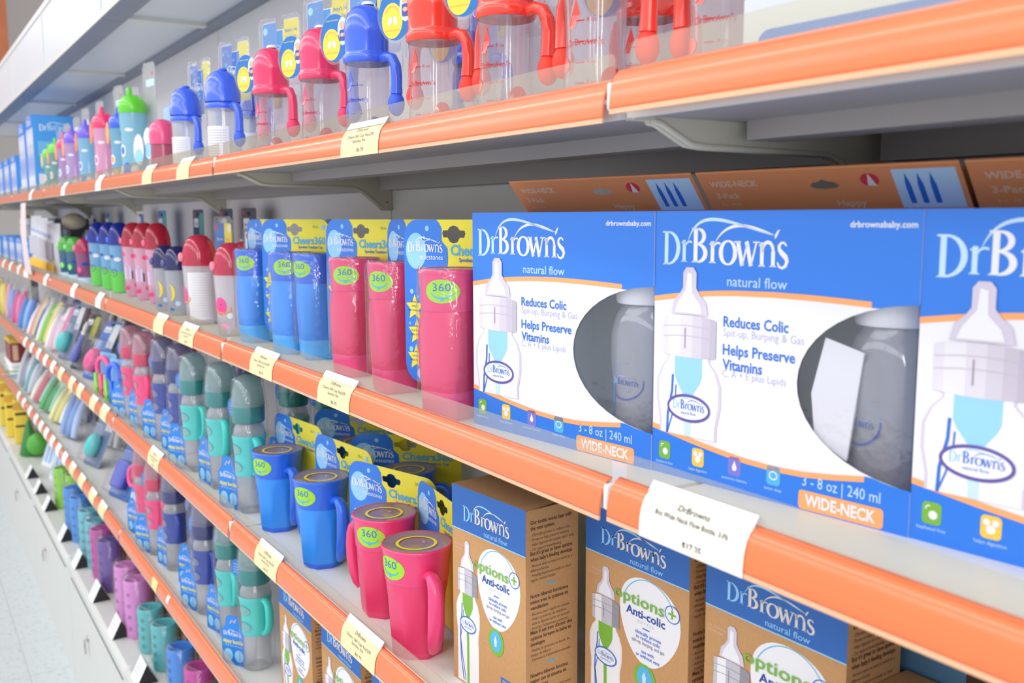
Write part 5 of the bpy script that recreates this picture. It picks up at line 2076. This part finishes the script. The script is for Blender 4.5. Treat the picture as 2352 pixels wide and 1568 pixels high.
# ------------------------------------------------------------------ teethers, pacifiers, leaning packs
def teether_keys(c1, c2):
    def f(o):
        m1, m2 = mat('teether_%d_%d_%d' % c1, c1, .35, coat=.3), mat('teether_%d_%d_%d' % c2, c2, .35, coat=.3)
        b = MB()
        b.prism(rrect(-.05, 0, .05, .13, .008), .012, .0128, mat('card_sky', (130, 186, 230), .5))
        b.obj('card', o)
        b = MB()
        b.tube([(.036 * cos(a), -.004, .082 + .036 * sin(a)) for a in [2 * PI * i / 20 for i in range(21)]], .0075, m1, 8, caps=False)
        b.obj('ring', o)
        for i, x in enumerate((-.030, 0, .030)):
            b = MB()
            b.prism([(x + q[0], q[1]) for q in [(-.006, .072), (-.008, .045), (-.012, .034), (-.006, .022), (-.011, .010), (0, .002), (.011, .010), (.006, .022), (.012, .034), (.008, .045), (.006, .072)]], -.016, -.006, m2 if i != 1 else m1)
            b.obj('key', o)
    return f


put('teeth1', teether_keys((250, 90, 150), (140, 220, 70)), 'teether', 'pink and green key teether on the third shelf', 'teether', -2.93, .492, S3, 16, 'key teethers')
put('teeth2', teether_keys((60, 110, 240), (140, 220, 70)), 'teether', 'blue and green key teether beside the pink sippy bottles', 'teether', -2.775, .492, S3, 16, 'key teethers')
put('teeth2', None, 'teether', 'blue and green key teether hidden behind its neighbours', 'teether', -2.86, .54, S3, 10, 'key teethers')


def pacifier_pack(o):
    pk = mat('pacifier_pink', (250, 90, 150), .35, coat=.3)
    b = MB()
    b.prism(rrect(-.055, 0, .055, .17, .008), 0, .0008, mat('card_royal_blue', (60, 130, 240), .45))
    A = Art()
    A.rect(-.05, .01, .05, .05, PALEBLUE, 1)
    A.text('soother', -.04, .02, .014, TXTBLUE, 2, fit=.07)
    b.art(A, front_map(0, 0, 0))
    b.obj('card', o)
    b = MB()
    b.lathe([(.0001, -.006), (.03, -.008), (.040, -.002), (.036, .006), (.0001, .008)], mat('pacifier_shield_pink', (240, 150, 180), .35), 24, (0, 0, 0), False, sx=1.15)
    b.obj('shield', o, xf=Matrix.Translation((0, -.018, .115)) @ Matrix.Rotation(PI / 2, 4, 'X'))
    b = MB()
    b.tube([(.024 * cos(a), -.034 - .004 * sin(a), .098 + .026 * sin(a)) for a in [2 * PI * i / 20 for i in range(21)]], .0055, pk, 8, caps=False)
    b.obj('ring', o)


put('pacifier', pacifier_pack, 'pacifier_pack', 'pink pacifier with a ring on a blue card, beside the pink sippy bottle', 'pacifier', -2.72, .515, S4, 14, None, 1.05, (math.radians(-18), 0))

LEAN = (  # shelf, x, y, card, second colour, goods colour, kind, W, H, lean, label
    (S3, -3.29, .505, BLUC, WHC, (250, 80, 150), 'oval', .115, .20, -28, 'leaning blue pack with a pink oval teether, third shelf'),
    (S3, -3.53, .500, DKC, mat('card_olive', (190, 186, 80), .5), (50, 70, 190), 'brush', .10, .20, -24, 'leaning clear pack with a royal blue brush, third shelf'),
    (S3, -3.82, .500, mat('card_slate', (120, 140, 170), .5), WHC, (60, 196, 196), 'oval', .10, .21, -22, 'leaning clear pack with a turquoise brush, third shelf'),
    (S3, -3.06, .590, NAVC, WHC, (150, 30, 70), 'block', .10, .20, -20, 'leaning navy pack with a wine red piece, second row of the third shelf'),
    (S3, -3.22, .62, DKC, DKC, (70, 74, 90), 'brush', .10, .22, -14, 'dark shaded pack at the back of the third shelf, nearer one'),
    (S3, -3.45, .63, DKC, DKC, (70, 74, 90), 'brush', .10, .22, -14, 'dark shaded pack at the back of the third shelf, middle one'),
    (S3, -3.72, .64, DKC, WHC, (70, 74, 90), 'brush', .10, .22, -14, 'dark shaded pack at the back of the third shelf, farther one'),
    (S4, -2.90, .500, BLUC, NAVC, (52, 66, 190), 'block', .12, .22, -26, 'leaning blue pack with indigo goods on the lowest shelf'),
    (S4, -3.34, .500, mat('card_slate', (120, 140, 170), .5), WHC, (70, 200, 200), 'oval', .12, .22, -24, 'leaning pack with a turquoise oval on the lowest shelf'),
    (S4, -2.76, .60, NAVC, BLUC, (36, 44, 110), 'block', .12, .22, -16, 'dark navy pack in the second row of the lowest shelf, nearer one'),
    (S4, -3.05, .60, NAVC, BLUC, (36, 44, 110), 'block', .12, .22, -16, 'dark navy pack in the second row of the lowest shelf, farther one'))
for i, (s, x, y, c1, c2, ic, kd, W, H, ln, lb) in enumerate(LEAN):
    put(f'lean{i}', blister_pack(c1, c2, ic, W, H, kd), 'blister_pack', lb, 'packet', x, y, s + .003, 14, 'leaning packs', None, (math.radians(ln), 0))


def soft_bag(cols, W=.13, H=.19, D=.022):
    """soft see-through bag of striped goods, origin at its foot"""
    def f(o):
        n = len(cols)
        for i, c in enumerate(cols):
            b = MB()
            x0 = -W / 2 + W * i / n
            HH = H * random.uniform(.72, 1.0)
            sk = random.uniform(-.012, .012)
            x1 = x0 + W / n * .96
            rings = []
            for q in range(7):
                t = q / 6
                d = D * (.35 + .65 * sin(PI * min(1, .15 + .7 * t)))
                s2 = sk * t
                rings.append([(x0 + s2, -d * .2, HH * t * .92), ((x0 + x1) / 2 + s2, -d, HH * t * .92), (x1 + s2, -d * .2, HH * t * .92), ((x0 + x1) / 2 + s2, d * .3, HH * t * .92)])
            b.loft(rings, mat('soft_%d_%d_%d' % c, c, .6))
            b.obj('goods', o)
        b = MB()
        rings = []
        for q in range(9):
            t = q / 8
            d = (D * 1.15) * sin(PI * min(1, .12 + .80 * t)) + .0005
            rings.append([(W * .54 * cos(a), d * sin(a), H * t) for a in [2 * PI * i / 16 for i in range(16)]])
        b.loft(rings, CLEARB, True, False)
        b.obj('clear_bag', o)
    return f


BAGS = (
    (S3, -4.05, .500, ((240, 240, 240), (236, 190, 210), (240, 240, 240), (250, 120, 170)), -26, 'bag of white and pink spoons, third shelf, by the turquoise brush'),
    (S3, -4.30, .497, ((240, 236, 220), (130, 210, 70), (240, 216, 110), (230, 230, 230)), -26, 'bag of white, green and yellow spoons, third shelf'),
    (S3, -4.58, .495, ((236, 236, 236), (240, 150, 160), (236, 220, 150), (90, 100, 180), (240, 240, 240)), -26, 'bag of pink and cream striped spoons, third shelf'),
    (S3, -4.86, .490, ((70, 140, 220), (140, 190, 240), (70, 120, 200)), -16, 'bag of blue goods next to the pink bag, third shelf'),
    (S3, -5.14, .490, ((226, 90, 150), (236, 120, 170), (220, 80, 140)), -10, 'large pink bag on the third shelf'),
    (S3, -5.40, .490, ((240, 170, 200), (120, 170, 230), (90, 150, 220)), -6, 'pale pink and blue bag at the far end of the third shelf'),
    (S3, -4.20, .620, ((50, 80, 150), (60, 70, 120), (120, 80, 80)), -10, 'dark blue bag in the second row of the third shelf, nearer one'),
    (S3, -4.55, .620, ((60, 90, 160), (130, 110, 110), (60, 70, 130)), -10, 'dark blue bag in the second row of the third shelf, farther one'),
    (S3, -5.66, .480, ((226, 206, 80), (236, 220, 120), (226, 196, 70)), 0, 'tall yellow bag on the third shelf, nearer one'),
    (S3, -5.92, .480, ((220, 190, 60), (240, 220, 110)), 0, 'tall yellow bag on the third shelf, farther one'),
    (S4, -3.80, .500, ((150, 180, 230), (120, 160, 220), (180, 200, 236)), -22, 'pale blue bag on the lowest shelf beside the turquoise pack'),
    (S4, -4.10, .500, ((236, 230, 170), (230, 220, 130), (240, 240, 220)), -34, 'cream yellow bag on the lowest shelf'),
    (S4, -4.36, .495, ((90, 180, 110), (70, 160, 90), (150, 210, 180)), -34, 'green and white bag on the lowest shelf'),
    (S4, -4.62, .490, ((236, 236, 220), (220, 90, 110), (160, 200, 190)), -34, 'white and red bag on the lowest shelf beyond the green one'),
    (S4, -4.86, .490, ((120, 180, 190), (210, 214, 220), (170, 176, 186)), -24, 'grey and aqua bag on the lowest shelf'),
    (S4, -5.12, .490, ((200, 204, 212), (150, 156, 170), (220, 220, 224)), -20, 'silver grey bag at the far end of the lowest shelf'),
    (S4, -3.55, .60, ((206, 206, 216), (196, 196, 206), (216, 216, 220)), -20, 'pale grey bag in the second row of the lowest shelf'),
    (S4, -3.95, .62, ((60, 70, 120), (120, 120, 140), (60, 60, 90)), -12, 'dark bag in the second row of the lowest shelf'))
for i, (s, x, y, cols, ln, lb) in enumerate(BAGS):
    put(f'bag{i}', soft_bag(cols, .15, .20), 'bag', lb, 'bag', x, y, s + .013, 14, 'soft bags of small goods', None, (math.radians(ln), 0))


def white_tray(o):
    b = MB()
    b.rbox((-.16, 0, 0), (.16, .12, .055), .010, PAPER)
    A = Art()
    A.rect(-.10, .010, -.02, .018, TEALICON, 1)
    A.rect(-.10, .034, -.01, .040, LEAF, 1)
    b.art(A, front_map(0, 0, 0))
    b.art(A, side_map(.16, .06, 0))
    b.obj('box_body', o)
    b = MB()
    b.rbox((-.165, -.004, .056), (.165, .124, .075), .008, PAPER)
    b.obj('lid', o)


put('white_tray', white_tray, 'box', 'white lidded box at the far end of the lowest shelf', 'box', -5.60, .472, S4 + .001)


def red_pack(o):
    b = MB()
    b.rbox((-.12, 0, 0), (.12, .10, .10), .004, mat('wine_red_pack', (130, 40, 52), .5))
    A = Art()
    A.rect(.01, .01, .035, .09, mat('tan_stripe_print', (220, 180, 150), .5), 1)
    b.art(A, side_map(.12, .0, 0))
    b.art(A, front_map(0, 0, 0))
    b.obj('box_body', o)
    b = MB()
    b.box((-.125, -.003, .1), (.125, .1, .118), mat('mustard_pack', (226, 186, 70), .5))
    b.obj('lid', o)


put('red_pack', red_pack, 'box', 'wine red box with mustard lid stacked on the white lidded box', 'box', -5.60, .475, S4 + .0762)


# ------------------------------------------------------------------ base deck: sleeves, card holders, odd goods
def sleeve(c, big):
    def f(o):
        fm = mat('foam_%d_%d_%d' % c, c, .7, noise=.06, nscale=200)
        dk = mat('foamd_%d_%d_%d' % c, tuple(int(q * .82) for q in c), .75)
        h = .165 if big else .122
        r = .036 if big else .033
        b = MB()
        b.lathe([(r * .92, 0), (r * .98, .006), (r, h * .5), (r * 1.02, h * .95), (r * .99, h), (r * .82, h * 1.0), (r * .80, h * .96), (r * .78, h * .2), (.0001, h * .2)], fm, 28, caps=False)
        b.obj('sleeve_body', o)
        b = MB()
        A = Art()
        for i in range(4):
            for j in range(2):
                A.disc(-.016 + .030 * j, h * (.18 + .2 * i), .006, .006, dk, 1, 16)
        b.art(A, cyl_map(r * 1.02))
        b.obj('dots', o)
        b = MB()
        b.lathe([(r * 1.12, .001), (r * 1.14, h * 1.04), (r * .9, h * 1.09), (r * .5, h * 1.1)], CLEARB, 20, caps=False)
        b.obj('clear_pack', o)
        b = MB()
        b.prism(rrect(-.05, .0, .05, h * 1.25, .004), 0, .0006, KRAFT)
        A = Art()
        A.rect(-.05, h * 1.02, .05, h * 1.25, BLUED, 1)
        b.art(A, front_map(0, 0, 0))
        b.obj('card', o, xf=Matrix.Translation((.0, r * 1.2, 0)))
    return f


for i, (px, py, c, big, lb) in enumerate(((178, 1180, (150, 214, 70), True, 'lime green bottle sleeve, nearer of the two'),
                                          (150, 1162, (150, 214, 70), True, 'lime green bottle sleeve, farther of the two'),
                                          (188, 1240, (70, 150, 226), True, 'sky blue bottle sleeve next to the lime green ones, nearer one'),
                                          (172, 1215, (70, 150, 226), True, 'sky blue bottle sleeve next to the lime green ones, farther one'),
                                          (228, 1300, (110, 190, 200), True, 'aqua ridged bottle sleeve next to the magenta one'),
                                          (206, 1275, (110, 190, 200), True, 'aqua ridged bottle sleeve next to the sky blue ones'),
                                          (240, 1322, (196, 80, 160), True, 'magenta bottle sleeve behind the purple one'),
                                          (258, 1352, (112, 84, 160), True, 'purple bottle sleeve between magenta and pink ones'),
                                          (318, 1456, (222, 140, 206), True, 'pink bottle sleeve, nearer of the two'),
                                          (290, 1420, (222, 140, 206), True, 'pink bottle sleeve next to the purple one'),
                                          (382, 1530, (96, 188, 190), False, 'small teal dotted bottle sleeve next to the blue one'),
                                          (350, 1490, (96, 188, 190), False, 'small teal dotted bottle sleeve next to the pink ones'),
                                          (420, 1590, (66, 142, 224), False, 'bright blue bottle sleeve next to the teal ones'),
                                          (462, 1640, (206, 70, 160), False, 'magenta bottle sleeve nearest the camera at the bottom rail'),
                                          (505, 1700, (96, 188, 190), False, 'teal bottle sleeve mostly hidden under the lowest rail'))):
    x, y = at_z(px, py, BASEZ)
    put('sleeve_%s_%d' % (c, big), sleeve(c, big), 'bottle_sleeve', lb, 'sleeve', x, max(y, .513), BASEZ, 10 * (i % 3) - 6, 'foam bottle sleeves on the base')


def back_pack(o):
    b = MB()
    b.box((-.07, 0, 0), (.07, .05, .21), KRAFT)
    A = Art()
    A.rect(-.07, .14, .07, .21, NAVC, 1)
    b.art(A, front_map(0, 0, 0))
    b.obj('carton', o)


for i in range(9):
    put('back_pack', back_pack, 'carton', f'kraft and navy pack behind the bottle sleeves, {ordinal(i)} from the camera', 'carton', -1.95 - .22 * i, .62, BASEZ, 0, 'kraft packs behind the sleeves')


def card_holder(o):
    b = MB()
    b.add([(-.040, 0, 0), (.040, 0, 0), (.040, .030, .058), (-.040, .030, .058), (-.040, .060, 0), (.040, .060, 0)], [(0, 1, 2, 3), (3, 2, 5, 4)], PAPER)
    b.obj('card', o)
    for sx in (-.0395, .0395):
        b = MB()
        b.add([(sx, .002, .0015), (sx, .030, .0565), (sx, .058, .0015)], [(0, 1, 2)], DARK)
        b.obj('dark_end', o)
    A = Art()
    for i in range(3):
        A.text('bottle sleeve', -.03, .040 - i * .010, .004, GREYD, 1, fit=.05)
    b = MB()
    b.art(A, lambda u, v, l: (u, v * .030 / .058 - l * EPS * 2, v))
    b.obj('print', o)


for i, (px, py) in enumerate(((344, 1556), (262, 1458), (232, 1372), (196, 1296), (157, 1236), (118, 1168), (104, 1128), (92, 1092))):
    x, y = at_z(px, py, BASEZ)
    put('card_holder', card_holder, 'price_holder', f'white tent price card on the base edge, {ordinal(i)} from the camera', 'price card', x, .438, BASEZ, 0, 'tent price cards along the base', .9)


def green_toy(o):
    g = mat('deep_green_toy', (46, 130, 50), .35, coat=.3)
    g2 = mat('mid_green_toy', (90, 176, 66), .4)
    b = MB()
    b.lathe([(.045, 0), (.05, .01), (.035, .08), (.010, .17), (.0001, .18)], g, 20)
    b.obj('cone', o)
    b = MB()
    b.ball((.05, .03, .06), .052, g2, 16, 1.1)
    b.obj('ball', o)
    b = MB()
    b.lathe([(.03, 0), (.034, .004), (.028, .02), (.0001, .024)], CLIP, 16, (-.06, -.01, 0))
    b.obj('base', o)


put('green_toy', green_toy, 'toy', 'dark green cone and ball toy on the base deck', 'toy', at_z(88, 1042, BASEZ)[0], .510, BASEZ, 0)


def yellow_pack(o):
    yl = mat('toy_yellow', (236, 206, 70), .45)
    om = mat('toy_amber', (226, 170, 60), .45)
    b = MB()
    b.rbox((-.09, 0, 0), (.09, .08, .26), .012, yl)
    A = Art()
    A.rect(-.08, .17, .06, .185, DARK, 1)
    A.rect(-.08, .10, .05, .112, DARK, 1)
    b.art(A, front_map(0, 0, 0))
    A2 = Art()
    A2.rect(.01, .17, .07, .185, DARK, 1)
    A2.rect(.01, .10, .06, .112, DARK, 1)
    A2.rect(.0, .20, .078, .245, om, 1, .01)
    b.art(A2, side_map(.09, 0, 0))
    b.obj('pack_body', o)
    b = MB()
    b.prism(rrect(-.03, .26, .03, .29, .008), .03, .034, CLEAR)
    b.obj('hang_tab', o)


for i, (px, py, sc, lb) in enumerate(((66, 1010, .9, 'yellow and amber toy pack on the base beside the green cone'), (38, 1006, .95, 'yellow toy pack on the base, middle of the far ones'), (14, 990, 1.0, 'yellow toy pack with black bands at the far end of the base'))):
    put('yellow_pack', yellow_pack, 'toy_pack', lb, 'toy', at_z(px, py, BASEZ)[0] - .12 * i, .46 + .02 * (i == 0), BASEZ, -8, 'yellow toy packs', sc)


def stripe_pack(o):
    b = MB()
    b.prism(rrect(-.06, 0, .06, .17, .008), 0, .012, WHC)
    A = Art()
    for i in range(5):
        A.rect(-.05 + .021 * i, .02, -.038 + .021 * i, .14, BLUC if i % 2 else SKY, 1)
    b.art(A, front_map(0, 0, 0))
    b.obj('card', o)
    MB().prism(rrect(-.02, .145, .02, .16, .006), -.001, -.0003, DARK).obj('slot', o)


for i, (px, py, lb) in enumerate(((124, 1105, 'blue and white striped pack leaning on the base deck, nearer one'), (106, 1072, 'blue and white striped pack leaning on the base deck, farther one'))):
    x, y = at_z(px, py, BASEZ)
    put('stripe_pack', stripe_pack, 'packet', lb, 'packet', x, max(y, .50), BASEZ + .001, 14, 'striped packs', None, (math.radians(-20), 0))
